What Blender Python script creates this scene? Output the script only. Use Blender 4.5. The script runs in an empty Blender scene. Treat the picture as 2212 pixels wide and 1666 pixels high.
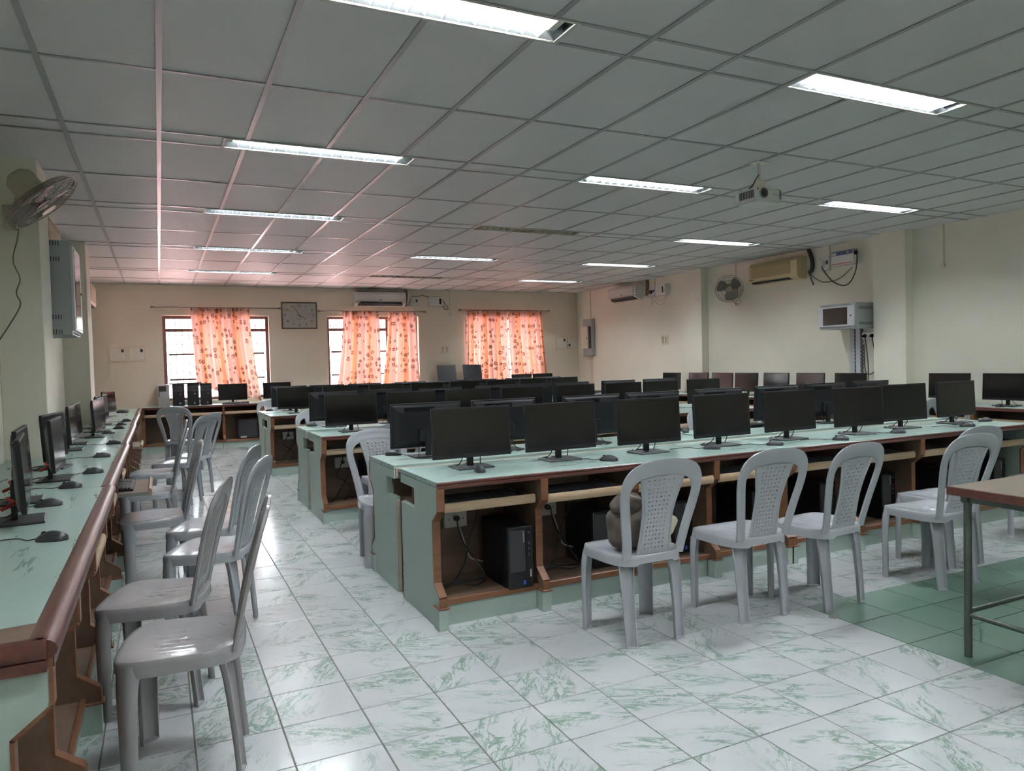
import bpy, bmesh, math, random
from mathutils import Vector, Matrix
random.seed(7)
SC = bpy.context.scene
COL = SC.collection
R = math.radians
PI = math.pi

# ---------------------------------------------------------------- camera
cam_d = bpy.data.cameras.new('camera')
cam = bpy.data.objects.new('camera', cam_d)
COL.objects.link(cam)
cam_d.sensor_fit = 'HORIZONTAL'
cam_d.sensor_width = 36.0
cam_d.lens = 1580.834 / 2212 * 36.0
cam_d.clip_start = 0.05
cam_d.clip_end = 200
_yaw, _pit, _rol = R(25.6984), R(-1.79842), R(-1.46388)
_f = Vector((math.sin(_yaw) * math.cos(_pit), math.cos(_yaw) * math.cos(_pit), math.sin(_pit)))
_r = Vector((math.cos(_yaw), -math.sin(_yaw), 0))
_u = _r.cross(_f)
_rt = _r * math.cos(_rol) + _u * math.sin(_rol)
_up = -_r * math.sin(_rol) + _u * math.cos(_rol)
cam.matrix_world = Matrix(((_rt.x, _up.x, -_f.x, 0), (_rt.y, _up.y, -_f.y, 0), (_rt.z, _up.z, -_f.z, 1.375), (0, 0, 0, 1)))
SC.camera = cam

# ---------------------------------------------------------------- world, sun, exposure
SC.view_settings.view_transform = 'Standard'
SC.view_settings.look = 'None'
SC.view_settings.gamma = 1.0
SC.view_settings.exposure = 0.62
SC.view_settings.use_curve_mapping = False
SC.cycles.use_denoising = True
SC.cycles.max_bounces = 8
SC.cycles.diffuse_bounces = 5
SC.cycles.glossy_bounces = 4
SC.cycles.transmission_bounces = 4
SC.cycles.transparent_max_bounces = 12
SC.cycles.sample_clamp_indirect = 12.0
SC.cycles.caustics_reflective = False
SC.cycles.caustics_refractive = False
SC.cycles.blur_glossy = 0.5
W = bpy.data.worlds.new('sky')
SC.world = W
W.use_nodes = True
_bg = W.node_tree.nodes['Background']
_bg.inputs[0].default_value = (0.90, 0.95, 1.0, 1)
_bg.inputs[1].default_value = 13.0
_sd = bpy.data.lights.new('sun', 'SUN')
_sd.energy = 210.0
_sd.angle = R(3)
_sd.color = (1, 0.94, 0.85)
_so = bpy.data.objects.new('sun', _sd)
COL.objects.link(_so)
_so.rotation_euler = (R(8), R(35), 0)
TUBE = 142.0

# ---------------------------------------------------------------- node helpers
def mat(name, col, rough=0.5, metal=0.0, spec=0.5, coat=0.0):
    m = bpy.data.materials.new(name)
    m.use_nodes = True
    b = m.node_tree.nodes['Principled BSDF']
    b.inputs['Base Color'].default_value = (*col, 1)
    b.inputs['Roughness'].default_value = rough
    b.inputs['Metallic'].default_value = metal
    b.inputs['Specular IOR Level'].default_value = spec
    b.inputs['Coat Weight'].default_value = coat
    return m

class NT:
    def __init__(s, m):
        s.m = m; s.t = m.node_tree; s.b = s.t.nodes['Principled BSDF']
    def n(s, typ, **kw):
        x = s.t.nodes.new(typ)
        for k, v in kw.items():
            if k.startswith('i_'):
                x.inputs[k[2:].replace('_', ' ')].default_value = v
            else:
                setattr(x, k, v)
        return x
    def l(s, a, b): s.t.links.new(a, b)
    def coord(s, which='Object', scale=(1, 1, 1), rot=(0, 0, 0)):
        c = s.n('ShaderNodeTexCoord'); m = s.n('ShaderNodeMapping')
        m.inputs['Scale'].default_value = scale; m.inputs['Rotation'].default_value = rot
        s.l(c.outputs[which], m.inputs[0]); return m.outputs[0]
    def pos(s, scale=(1, 1, 1), rot=(0, 0, 0)):
        c = s.n('ShaderNodeNewGeometry'); m = s.n('ShaderNodeMapping')
        m.inputs['Scale'].default_value = scale; m.inputs['Rotation'].default_value = rot
        s.l(c.outputs['Position'], m.inputs[0]); return m.outputs[0]
    def noise(s, vec, scale, detail=3, rough=0.5, dist=0.0):
        x = s.n('ShaderNodeTexNoise'); s.l(vec, x.inputs['Vector'])
        x.inputs['Scale'].default_value = scale; x.inputs['Detail'].default_value = detail
        x.inputs['Roughness'].default_value = rough; x.inputs['Distortion'].default_value = dist
        return x.outputs['Fac']
    def ramp(s, fac, stops, interp='LINEAR'):
        x = s.n('ShaderNodeValToRGB'); s.l(fac, x.inputs[0]); cr = x.color_ramp; cr.interpolation = interp
        while len(cr.elements) < len(stops): cr.elements.new(0.5)
        for e, (p, c) in zip(cr.elements, stops):
            e.position = p; e.color = (*c, 1) if len(c) == 3 else c
        return x.outputs[0]
    def mix(s, fac, a, b, mode='MIX'):
        x = s.n('ShaderNodeMix', data_type='RGBA', blend_type=mode)
        if isinstance(fac, float): x.inputs[0].default_value = fac
        else: s.l(fac, x.inputs[0])
        for v, i in ((a, 6), (b, 7)):
            if isinstance(v, tuple): x.inputs[i].default_value = (*v, 1)
            else: s.l(v, x.inputs[i])
        return x.outputs[2]
    def math(s, op, a, b=None, clamp=False):
        x = s.n('ShaderNodeMath', operation=op); x.use_clamp = clamp
        for i, v in enumerate((a, b)):
            if v is None: continue
            if isinstance(v, (int, float)): x.inputs[i].default_value = v
            else: s.l(v, x.inputs[i])
        return x.outputs[0]
    def bump(s, h, st=0.2, dist=0.01):
        x = s.n('ShaderNodeBump'); x.inputs['Strength'].default_value = st; x.inputs['Distance'].default_value = dist
        s.l(h, x.inputs['Height']); s.l(x.outputs[0], s.b.inputs['Normal'])
    def color(s, c): s.l(c, s.b.inputs['Base Color'])
    def rough(s, c): s.l(c, s.b.inputs['Roughness'])

def mottled(name, col, rough=0.5, amp=0.12, scale=3.0, detail=4, stretch=(1, 1, 1), **kw):
    m = mat(name, col, rough, **kw); t = NT(m)
    f = t.noise(t.coord('Object', stretch), scale, detail, 0.6)
    d = tuple(max(0, c * (1 - amp)) for c in col); l = tuple(min(1, c * (1 + amp)) for c in col)
    t.color(t.ramp(f, [(0.3, d), (0.7, l)]))
    return m

M = {}
# walls
def wallmat(name, col):
    m = mat(name, col, 0.75, spec=0.25); t = NT(m)
    p = t.pos()
    f = t.noise(p, 0.8, 4, 0.6); g = t.noise(p, 40, 2)
    t.color(t.ramp(f, [(0.3, tuple(c * 0.95 for c in col)), (0.7, tuple(min(1, c * 1.03) for c in col))]))
    t.bump(g, 0.05, 0.002)
    return m
M['wall'] = wallmat('cream_wall_paint', (0.80, 0.745, 0.62))
M['wall_pale'] = wallmat('pale_wall_paint', (0.84, 0.81, 0.70))
M['concrete'] = mat('dark_plaster', (0.25, 0.24, 0.22), 0.9)
M['panel'] = mottled('ceiling_panel', (0.66, 0.67, 0.67), 0.55, 0.03, 2.0, spec=0.3)
M['tbar'] = mat('grey_tbar', (0.36, 0.37, 0.37), 0.38, 0.4)
M['grout'] = mat('grout', (0.16, 0.145, 0.12), 0.9)

def tile_white():
    m = mat('white_green_veined_tile', (0.7, 0.74, 0.72), 0.16, spec=0.5); t = NT(m)
    g = t.n('ShaderNodeNewGeometry')
    sub = t.n('ShaderNodeVectorMath', operation='SUBTRACT'); t.l(g.outputs['Position'], sub.inputs[0]); sub.inputs[1].default_value = (0.3754, 2.581, 0)
    div = t.n('ShaderNodeVectorMath', operation='DIVIDE'); t.l(sub.outputs[0], div.inputs[0]); div.inputs[1].default_value = (0.3072, 0.3025, 50.0)
    fl = t.n('ShaderNodeVectorMath', operation='FLOOR'); t.l(div.outputs[0], fl.inputs[0])
    wn = t.n('ShaderNodeTexWhiteNoise', noise_dimensions='3D'); t.l(fl.outputs[0], wn.inputs['Vector'])
    off = t.n('ShaderNodeVectorMath', operation='SCALE'); t.l(wn.outputs['Color'], off.inputs[0]); off.inputs['Scale'].default_value = 37.0
    rot = t.n('ShaderNodeVectorRotate', rotation_type='Z_AXIS'); t.l(sub.outputs[0], rot.inputs['Vector'])
    # four orientations of the printed veins
    q = t.math('MULTIPLY', t.math('FLOOR', t.math('MULTIPLY', wn.outputs['Value'], 3.99)), PI / 2)
    t.l(t.math('ADD', q, 0.5), rot.inputs['Angle'])
    st = t.n('ShaderNodeVectorMath', operation='MULTIPLY'); t.l(rot.outputs[0], st.inputs[0]); st.inputs[1].default_value = (0.55, 1.5, 1.0)
    ad = t.n('ShaderNodeVectorMath', operation='ADD'); t.l(st.outputs[0], ad.inputs[0]); t.l(off.outputs[0], ad.inputs[1])
    v = ad.outputs[0]
    n1 = t.noise(v, 9.0, 7, 0.68, 0.9)
    vein = t.math('SUBTRACT', 1.0, t.math('MULTIPLY', t.math('ABSOLUTE', t.math('SUBTRACT', n1, 0.5)), 26.0), True)
    mask = t.noise(v, 4.0, 3, 0.6)
    mk = t.ramp(mask, [(0.45, (0, 0, 0)), (0.58, (1, 1, 1))])
    n2 = t.noise(v, 16.0, 6, 0.7, 0.4)
    blot = t.ramp(n2, [(0.55, (0, 0, 0)), (0.60, (1, 1, 1))])
    bl = t.math('MULTIPLY', t.math('MULTIPLY', blot, t.ramp(mask, [(0.52, (0, 0, 0)), (0.60, (1, 1, 1))])), 0.75)
    fac = t.math('MAXIMUM', t.math('MULTIPLY', vein, mk), bl)
    fac = t.math('MULTIPLY', fac, 0.9)
    base = t.ramp(t.noise(v, 3.0, 2), [(0.3, (0.45, 0.48, 0.495)), (0.7, (0.51, 0.53, 0.54))])
    t.color(t.mix(fac, base, (0.13, 0.25, 0.165)))
    t.rough(t.ramp(t.noise(t.pos(), 2.5, 4, 0.6), [(0.3, (0.12, 0.12, 0.12)), (0.75, (0.27, 0.27, 0.27))]))
    return m
M['tile'] = tile_white()
m = mat('plain_green_tile', (0.17, 0.29, 0.22), 0.3); t = NT(m)
f = t.noise(t.pos(), 3.0, 5, 0.65)
t.color(t.ramp(f, [(0.3, (0.075, 0.14, 0.108)), (0.7, (0.12, 0.20, 0.155))])); t.rough(t.ramp(f, [(0.3, (0.3,) * 3), (0.7, (0.45,) * 3)]))
M['tile_green'] = m

def laminate(name, col, rough=0.33):
    m = mat(name, col, rough); t = NT(m)
    c = t.coord('Object', (0.35, 3.0, 3.0))
    f = t.noise(c, 6.0, 5, 0.6, 0.3)
    g = t.noise(t.coord('Object', (1.2, 5, 5)), 2.2, 4, 0.7)
    w = t.ramp(g, [(0.60, (0, 0, 0)), (0.80, (1, 1, 1))])
    base = t.ramp(f, [(0.3, tuple(x * 0.95 for x in col)), (0.7, tuple(min(1, x * 1.04) for x in col))])
    t.color(base)
    t.rough(t.ramp(f, [(0.3, (rough - 0.06,) * 3), (0.7, (rough + 0.1,) * 3)]))
    return m
M['mint'] = laminate('mint_laminate', (0.35, 0.48, 0.44), 0.30)
M['mint_side'] = laminate('mint_side_laminate', (0.43, 0.53, 0.48), 0.45)
def wood(name, a, b, rough=0.4, stretch=(1.0, 12, 12), scale=3.0):
    m = mat(name, a, rough); t = NT(m)
    f = t.noise(t.coord('Object', stretch), scale, 5, 0.6, 0.6)
    t.color(t.ramp(f, [(0.3, a), (0.7, b)])); t.bump(f, 0.05, 0.003)
    return m
M['maroon'] = wood('maroon_nosing_wood', (0.075, 0.022, 0.018), (0.13, 0.045, 0.032), 0.34)
M['ply'] = wood('brown_ply', (0.125, 0.078, 0.052), (0.17, 0.11, 0.075), 0.6, (2, 6, 6))
M['edge'] = wood('edge_trim_wood', (0.15, 0.06, 0.028), (0.22, 0.095, 0.045), 0.35)
M['beige'] = wood('beige_tray_wood', (0.44, 0.31, 0.19), (0.55, 0.41, 0.27), 0.4)
M['beige_pink'] = wood('pinkish_beige_wood', (0.46, 0.36, 0.29), (0.56, 0.45, 0.37), 0.5)
M['chair'] = mottled('grey_chair_plastic', (0.40, 0.42, 0.45), 0.17, 0.05, 6, spec=0.5)
M['chair_dark'] = mottled('warm_grey_chair_plastic', (0.36, 0.35, 0.36), 0.17, 0.06, 6)
M['black'] = mat('black_plastic', (0.009, 0.009, 0.011), 0.42, spec=0.35)
M['black_gloss'] = mat('black_gloss', (0.01, 0.01, 0.012), 0.22)
M['charcoal'] = mat('charcoal_plastic', (0.03, 0.03, 0.035), 0.45)
M['screen'] = mat('dark_screen', (0.007, 0.006, 0.006), 0.13, spec=0.42)
M['key'] = mat('key_caps', (0.03, 0.03, 0.035), 0.4)
M['logo'] = mat('light_grey_print', (0.45, 0.45, 0.46), 0.5)
M['logo_dark'] = mat('raised_dark_letters', (0.05, 0.05, 0.06), 0.3)
M['white'] = mottled('white_plastic', (0.70, 0.70, 0.67), 0.35, 0.03, 4)
M['offwhite'] = mottled('off_white_plastic', (0.80, 0.77, 0.68), 0.4, 0.04, 4)
M['cream_p'] = mat('cream_plate', (0.74, 0.68, 0.54), 0.5)
M['yellowed'] = mottled('yellowed_plastic', (0.50, 0.41, 0.22), 0.4, 0.06, 4)
M['yellow_grille'] = mottled('yellowed_grille', (0.30, 0.23, 0.11), 0.6, 0.1, 20)
M['grey_metal'] = mottled('grey_powder_coat', (0.36, 0.38, 0.38), 0.45, 0.03, 4)
M['light_metal'] = mottled('light_grey_powder_coat', (0.52, 0.54, 0.57), 0.4, 0.03, 4)
M['slot'] = mat('slot_dark', (0.03, 0.03, 0.03), 0.8)
M['darkglass'] = mat('smoked_glass', (0.035, 0.026, 0.022), 0.12)
M['steel'] = mat('steel', (0.45, 0.45, 0.44), 0.3, 0.9)
M['silver'] = mottled('galvanised_steel', (0.42, 0.43, 0.43), 0.4, 0.1, 12, metal=0.6)
M['reflector'] = mat('lamp_reflector', (0.42, 0.45, 0.47), 0.22, 0.95)
M['fin'] = mat('louvre_metal', (0.50, 0.53, 0.53), 0.35, 0.8)
M['housing'] = mat('lamp_frame', (0.55, 0.55, 0.48), 0.4)
M['tube_off'] = mat('unlit_tube', (0.62, 0.62, 0.56), 0.3)
M['beige_off'] = mat('dull_reflector', (0.50, 0.47, 0.38), 0.4)
m = mat('lit_tube', (1, 1, 1), 0.5); b_ = m.node_tree.nodes['Principled BSDF']
b_.inputs['Emission Color'].default_value = (0.93, 0.97, 1.0, 1); b_.inputs['Emission Strength'].default_value = TUBE
M['tube'] = m
M['frame'] = mottled('brown_window_frame', (0.10, 0.045, 0.04), 0.5, 0.15, 6)
M['grille'] = mat('window_grille', (0.48, 0.46, 0.46), 0.5)
M['rod'] = mat('curtain_rod', (0.22, 0.19, 0.16), 0.35, 0.7)
M['clock_frame'] = mottled('bronze_frame', (0.085, 0.055, 0.022), 0.35, 0.2, 20)
M['clock_face'] = mat('clock_face', (0.62, 0.57, 0.52), 0.25)
M['ink'] = mat('dark_ink', (0.03, 0.022, 0.02), 0.5)
M['navy'] = mat('navy_print', (0.02, 0.05, 0.11), 0.4)
M['red'] = mat('red_plastic', (0.42, 0.04, 0.025), 0.45)
M['blue'] = mat('blue_sticker', (0.02, 0.09, 0.55), 0.4)
M['fan_cage'] = mat('fan_cage_wire', (0.26, 0.22, 0.18), 0.4, 0.3)
M['fan_blade'] = mottled('dusty_fan_blade', (0.13, 0.11, 0.095), 0.5, 0.2, 8)
M['fan_body'] = mottled('fan_body', (0.42, 0.38, 0.28), 0.5, 0.1, 6)
M['cable'] = mat('black_cable', (0.012, 0.012, 0.012), 0.5)
M['cable_white'] = mat('white_cable', (0.5, 0.48, 0.45), 0.5)
M['table_top'] = wood('table_top_wood', (0.135, 0.105, 0.08), (0.18, 0.145, 0.11), 0.35, (1, 14, 10), 4)
M['table_leg'] = mottled('dark_green_steel', (0.075, 0.095, 0.08), 0.4, 0.15, 10, metal=0.3)
M['bag'] = mottled('brown_cloth', (0.105, 0.088, 0.075), 0.9, 0.25, 10)
M['cloth'] = mottled('cream_cloth', (0.62, 0.58, 0.42), 0.9, 0.12, 12)
M['board'] = mottled('black_glossy_board', (0.02, 0.023, 0.03), 0.25, 0.5, 8)
M['paper'] = mat('paper', (0.7, 0.7, 0.68), 0.8)
M['soil'] = mottled('red_earth', (0.50, 0.315, 0.34), 0.95, 0.12, 0.3)
M['vent'] = mat('dark_duct', (0.01, 0.01, 0.01), 0.7)
m = bpy.data.materials.new('window_glass'); m.use_nodes = True; nt = m.node_tree; nt.nodes.clear()
_o = nt.nodes.new('ShaderNodeOutputMaterial'); _t = nt.nodes.new('ShaderNodeBsdfTransparent'); _g = nt.nodes.new('ShaderNodeBsdfGlossy'); _x = nt.nodes.new('ShaderNodeMixShader')
_g.inputs['Roughness'].default_value = 0.03; _x.inputs[0].default_value = 0.07; _t.inputs[0].default_value = (0.95, 0.97, 0.97, 1)
nt.links.new(_t.outputs[0], _x.inputs[1]); nt.links.new(_g.outputs[0], _x.inputs[2]); nt.links.new(_x.outputs[0], _o.inputs[0])
M['glass'] = m

def curtain_mat():
    m = bpy.data.materials.new('floral_curtain'); m.use_nodes = True; t = NT(m)
    uv = t.n('ShaderNodeTexCoord').outputs['UV']
    vo = t.n('ShaderNodeTexVoronoi', feature='F1'); vo.inputs['Scale'].default_value = 8.5; vo.inputs['Randomness'].default_value = 0.55
    wob = t.noise(uv, 38, 3, 0.6)
    wobv = t.n('ShaderNodeVectorMath', operation='ADD'); t.l(uv, wobv.inputs[0])
    sc = t.n('ShaderNodeVectorMath', operation='SCALE'); sc.inputs['Scale'].default_value = 0.045
    cmb = t.n('ShaderNodeCombineXYZ'); t.l(wob, cmb.inputs[0]); t.l(t.noise(uv, 31, 3, 0.6), cmb.inputs[1]); t.l(cmb.outputs[0], sc.inputs[0])
    t.l(sc.outputs[0], wobv.inputs[1]); t.l(wobv.outputs[0], vo.inputs['Vector'])
    ring = t.ramp(vo.outputs['Distance'], [(0.0, (0.5,) * 3), (0.08, (0.3,) * 3), (0.15, (1,) * 3), (0.34, (1,) * 3), (0.40, (0,) * 3)])
    brk = t.ramp(t.noise(uv, 60, 2), [(0.42, (0,) * 3), (0.50, (1,) * 3)])
    sep = t.n('ShaderNodeSeparateColor'); t.l(vo.outputs['Color'], sep.inputs[0])
    keep = t.ramp(sep.outputs[0], [(0.06, (0,) * 3), (0.08, (1,) * 3)])
    f = t.math('MULTIPLY', t.math('MULTIPLY', ring, brk), keep)
    # woven stripes of peach on a cream ground
    su = t.n('ShaderNodeSeparateXYZ'); t.l(uv, su.inputs[0])
    st = t.ramp(t.noise(t.mix(1.0, (0, 0, 0), uv), 1, 0), [(0.4, (0,) * 3), (0.6, (1,) * 3)])
    wv = t.math('SINE', t.math('MULTIPLY', su.outputs[0], 13.0))
    stripe = t.ramp(wv, [(0.55, (0,) * 3), (0.7, (1,) * 3)])
    ground = t.mix(stripe, (0.52, 0.38, 0.31), (0.50, 0.28, 0.17))
    col = t.mix(f, ground, (0.10, 0.035, 0.02))
    t.color(col); t.b.inputs['Roughness'].default_value = 0.85; t.b.inputs['Specular IOR Level'].default_value = 0.15
    tr = t.n('ShaderNodeBsdfTranslucent'); tcol = t.mix(f, t.mix(stripe, (0.70, 0.43, 0.36), (0.72, 0.34, 0.20)), (0.10, 0.03, 0.018)); t.l(tcol, tr.inputs[0])
    mx = t.n('ShaderNodeMixShader'); mx.inputs[0].default_value = 0.17
    t.l(t.b.outputs[0], mx.inputs[1]); t.l(tr.outputs[0], mx.inputs[2])
    out = [n for n in t.t.nodes if n.type == 'OUTPUT_MATERIAL'][0]; t.l(mx.outputs[0], out.inputs[0])
    return m
M['curtain'] = curtain_mat()

# ---------------------------------------------------------------- mesh helpers
class MB:
    def __init__(s): s.v = []; s.f = []; s.uv = None
    def add(s, vs, fs):
        o = len(s.v); s.v += [tuple(p) for p in vs]; s.f += [tuple(i + o for i in f) for f in fs]; return s
    def box(s, x0, y0, z0, x1, y1, z1, c=0.0):
        if c <= 0:
            v = [(x0, y0, z0), (x1, y0, z0), (x1, y1, z0), (x0, y1, z0), (x0, y0, z1), (x1, y0, z1), (x1, y1, z1), (x0, y1, z1)]
            return s.add(v, [(3, 2, 1, 0), (4, 5, 6, 7), (0, 1, 5, 4), (1, 2, 6, 5), (2, 3, 7, 6), (3, 0, 4, 7)])
        L = (x0, y0, z0); H = (x1, y1, z1); vs = []; idx = {}
        for sx in (0, 1):
            for sy in (0, 1):
                for sz in (0, 1):
                    p = [H[0] if sx else L[0], H[1] if sy else L[1], H[2] if sz else L[2]]
                    d = [-c if sx else c, -c if sy else c, -c if sz else c]
                    for a in range(3):
                        q = list(p)
                        for k in range(3):
                            if k != a: q[k] += d[k]
                        idx[(sx, sy, sz, a)] = len(vs); vs.append(q)
        I = lambda b, a: idx[(b[0], b[1], b[2], a)]
        fs = []
        for a in range(3):
            o = [k for k in range(3) if k != a]
            for sa in (0, 1):
                def B(p, q):
                    b = [0, 0, 0]; b[a] = sa; b[o[0]] = p; b[o[1]] = q; return b
                fs.append([I(B(0, 0), a), I(B(1, 0), a), I(B(1, 1), a), I(B(0, 1), a)])
            for p in (0, 1):
                for q in (0, 1):
                    b0 = [0, 0, 0]; b0[o[0]] = p; b0[o[1]] = q; b1 = list(b0); b1[a] = 1
                    fs.append([I(b0, o[0]), I(b1, o[0]), I(b1, o[1]), I(b0, o[1])])
        for b in [(i, j, k) for i in (0, 1) for j in (0, 1) for k in (0, 1)]:
            fs.append([I(b, 0), I(b, 1), I(b, 2)])
        cx = [(x0 + x1) / 2, (y0 + y1) / 2, (z0 + z1) / 2]; C = Vector(cx); out = []
        for f in fs:
            P = [Vector(vs[i]) for i in f]
            n = (P[1] - P[0]).cross(P[2] - P[0]); m_ = sum(P, Vector()) / len(P)
            out.append(tuple(f) if n.dot(m_ - C) > 0 else tuple(reversed(f)))
        return s.add(vs, out)
    def prism(s, poly, axis, a0, a1):
        n = len(poly); vs = []
        for a in (a0, a1):
            for p, q in poly:
                vs.append((a, p, q) if axis == 'x' else (p, a, q) if axis == 'y' else (p, q, a))
        fs = [tuple(range(n)), tuple(range(2 * n - 1, n - 1, -1))] + [(i, i + n, (i + 1) % n + n, (i + 1) % n) for i in range(n)]
        return s.add(vs, fs)
    def loft(s, rings, cap=True, closed=False):
        n = len(rings[0]); o = len(s.v)
        for r in rings: s.v += [tuple(p) for p in r]
        k = len(rings)
        for a in range(k if closed else k - 1):
            b = (a + 1) % k
            for i in range(n):
                j = (i + 1) % n
                s.f.append((o + a * n + i, o + a * n + j, o + b * n + j, o + b * n + i))
        if cap and not closed:
            s.f.append(tuple(o + i for i in range(n - 1, -1, -1))); s.f.append(tuple(o + (k - 1) * n + i for i in range(n)))
        return s
    def tube(s, pts, r, n=6, closed=False):
        P = [Vector(p) for p in pts]; k = len(P); rings = []; up = Vector((0, 0, 1)); prev = None
        for i in range(k):
            if closed: T = P[(i + 1) % k] - P[i - 1]
            else: T = P[min(i + 1, k - 1)] - P[max(i - 1, 0)]
            T.normalize()
            if prev is None:
                a = up.cross(T)
                if a.length < 0.05: a = Vector((1, 0, 0)).cross(T)
            else: a = prev - T * prev.dot(T)
            a.normalize(); b = T.cross(a); prev = a
            rr = r[i] if isinstance(r, (list, tuple)) else r
            rings.append([P[i] + (a * math.cos(2 * PI * j / n) + b * math.sin(2 * PI * j / n)) * rr for j in range(n)])
        return s.loft(rings, True, closed)
    def cyl(s, p0, p1, r, n=12): return s.tube([p0, p1], r, n)
    def disc(s, c, axis, r0, r1, h, n=20):
        """a ring or (r0=0) disc of thickness h about c, its axis 'x','y' or 'z'"""
        def P(a, r, t):
            u, w = math.cos(a) * r, math.sin(a) * r
            return {'x': (c[0] + t, c[1] + u, c[2] + w), 'y': (c[0] + u, c[1] + t, c[2] + w), 'z': (c[0] + u, c[1] + w, c[2] + t)}[axis]
        if r0 <= 0: return s.loft([[P(2 * PI * i / n, r1, t) for i in range(n)] for t in (0, h)])
        rings = [[P(2 * PI * i / n, r, t) for r, t in ((r0, 0), (r1, 0), (r1, h), (r0, h))] for i in range(n)]
        return s.loft(rings, False, True)
    def xf(s, mtx):
        s.v = [tuple(mtx @ Vector(p)) for p in s.v]; return s
    def mesh(s, name, m, smooth=None, fix=False):
        me = bpy.data.meshes.new(name); me.from_pydata(s.v, [], s.f); me.materials.append(M[m] if isinstance(m, str) else m)
        if fix:
            bm = bmesh.new(); bm.from_mesh(me); bmesh.ops.recalc_face_normals(bm, faces=bm.faces); bm.to_mesh(me); bm.free()
        if smooth:
            me.polygons.foreach_set('use_smooth', [True] * len(me.polygons)); me.set_sharp_from_angle(angle=R(smooth))
        me.update(); return me
    def obj(s, name, m, parent=None, smooth=None, fix=True, **props):
        o = bpy.data.objects.new(name, s.mesh(name, m, smooth, fix)); COL.objects.link(o)
        if parent is not None: o.parent = parent
        for k, v in props.items(): o[k] = v
        return o

def link(name, me, parent=None, loc=(0, 0, 0), rot=(0, 0, 0)):
    o = bpy.data.objects.new(name, me); COL.objects.link(o); o.location = loc; o.rotation_euler = rot
    if parent is not None: o.parent = parent
    return o
def thing(name, label, cat, loc=(0, 0, 0), rz=0.0, group=None, rot=None):
    o = bpy.data.objects.new(name, None); COL.objects.link(o); o.empty_display_size = 0.05
    o.location = loc; o.rotation_euler = rot or (0, 0, rz); o['label'] = label; o['category'] = cat
    if group: o['group'] = group
    return o
def tag(o, label, cat, group=None):
    o['label'] = label; o['category'] = cat
    if group: o['group'] = group
    return o
def dup(root, label, loc, rz=0.0, group=None, rot=None):
    r = root.copy(); COL.objects.link(r); r.location = loc; r.rotation_euler = rot or (0, 0, rz); r['label'] = label
    if group: r['group'] = group
    for ch in list(root.children):
        c = ch.copy(); COL.objects.link(c); c.parent = r
        for g in list(ch.children):
            d = g.copy(); COL.objects.link(d); d.parent = c
    return r
_TM = {}
def text_mesh(body, size, depth, ax='CENTER', ay='CENTER'):
    key = (body, size, depth)
    if key not in _TM:
        cu = bpy.data.curves.new('lettering', 'FONT'); cu.body = body; cu.size = size; cu.extrude = depth; cu.align_x = ax; cu.align_y = ay; cu.resolution_u = 2
        o = bpy.data.objects.new('lettering', cu); COL.objects.link(o)
        dg = bpy.context.evaluated_depsgraph_get(); dg.update()
        _TM[key] = bpy.data.meshes.new_from_object(o.evaluated_get(dg)); _TM[key].name = 'lettering'
        bpy.data.objects.remove(o); bpy.data.curves.remove(cu)
    return _TM[key]
for _b, _s, _d in [(str(i), .068, .0008) for i in range(1, 13)] + [('Quartz', .030, .0006), ('Lenovo', .026, .0012), ('Lenovo', .014, .0004), ('Lenovo', .020, .0004), ('BenQ', .022, .0005)]: text_mesh(_b, _s, _d)
def text(name, body, size, loc, rot, m, parent=None, depth=0.001, sx=1.0):
    me = text_mesh(body, size, depth).copy(); me.materials.clear(); me.materials.append(M[m])
    o = link(name, me, parent, loc, rot); o.scale = (sx, 1, 1); return o
def catmull(pts, n=6):
    P = [Vector(p) for p in pts]; out = []
    for i in range(len(P) - 1):
        p0, p1, p2, p3 = P[max(i - 1, 0)], P[i], P[i + 1], P[min(i + 2, len(P) - 1)]
        for k in range(n):
            t = k / n
            out.append(0.5 * ((2 * p1) + (p2 - p0) * t + (2 * p0 - 5 * p1 + 4 * p2 - p3) * t * t + (3 * p1 - p0 - 3 * p2 + p3) * t ** 3))
    out.append(P[-1]); return out
ORD = ['first', 'second', 'third', 'fourth', 'fifth', 'sixth', 'seventh', 'eighth', 'ninth', 'tenth', 'eleventh']

# ================================================================ SETTING
XL, XR, YB, YF, HC = -1.0, 8.555, 14.3, -3.0, 2.904
# ---- floor
TX, TY, OX, OY = 0.3072, 0.3025, 0.3754, 2.581
fl = MB().box(XL - 0.2, YF - 0.2, -0.12, XR + 0.2, YB + 0.2, -0.003).obj('floor', 'grout', kind='structure')
def tile_mb(x0, y0, x1, y1, mb=None):
    mb = mb or MB(); g = 0.0026; b = 0.0012
    x0 += g; y0 += g; x1 -= g; y1 -= g
    v = [(x0 + b, y0 + b, 0), (x1 - b, y0 + b, 0), (x1 - b, y1 - b, 0), (x0 + b, y1 - b, 0), (x0, y0, -b), (x1, y0, -b), (x1, y1, -b), (x0, y1, -b), (x0, y0, -.004), (x1, y0, -.004), (x1, y1, -.004), (x0, y1, -.004)]
    return mb.add(v, [(0, 1, 2, 3), (4, 5, 1, 0), (5, 6, 2, 1), (6, 7, 3, 2), (7, 4, 0, 3), (8, 9, 5, 4), (9, 10, 6, 5), (10, 11, 7, 6), (11, 8, 4, 7)])
tw = tile_mb(0, 0, TX, TY).mesh('floor_tile', 'tile')
tg = tile_mb(0, 0, TX, TY).mesh('green_floor_tile', 'tile_green')
fw, fg = [], []
Minv = cam.matrix_world.inverted()
def px(p):
    q = Minv @ Vector(p)
    return (1106 + 1580.8 * q.x / -q.z, 833 - 1580.8 * q.y / -q.z) if q.z < -0.05 else None
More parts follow.
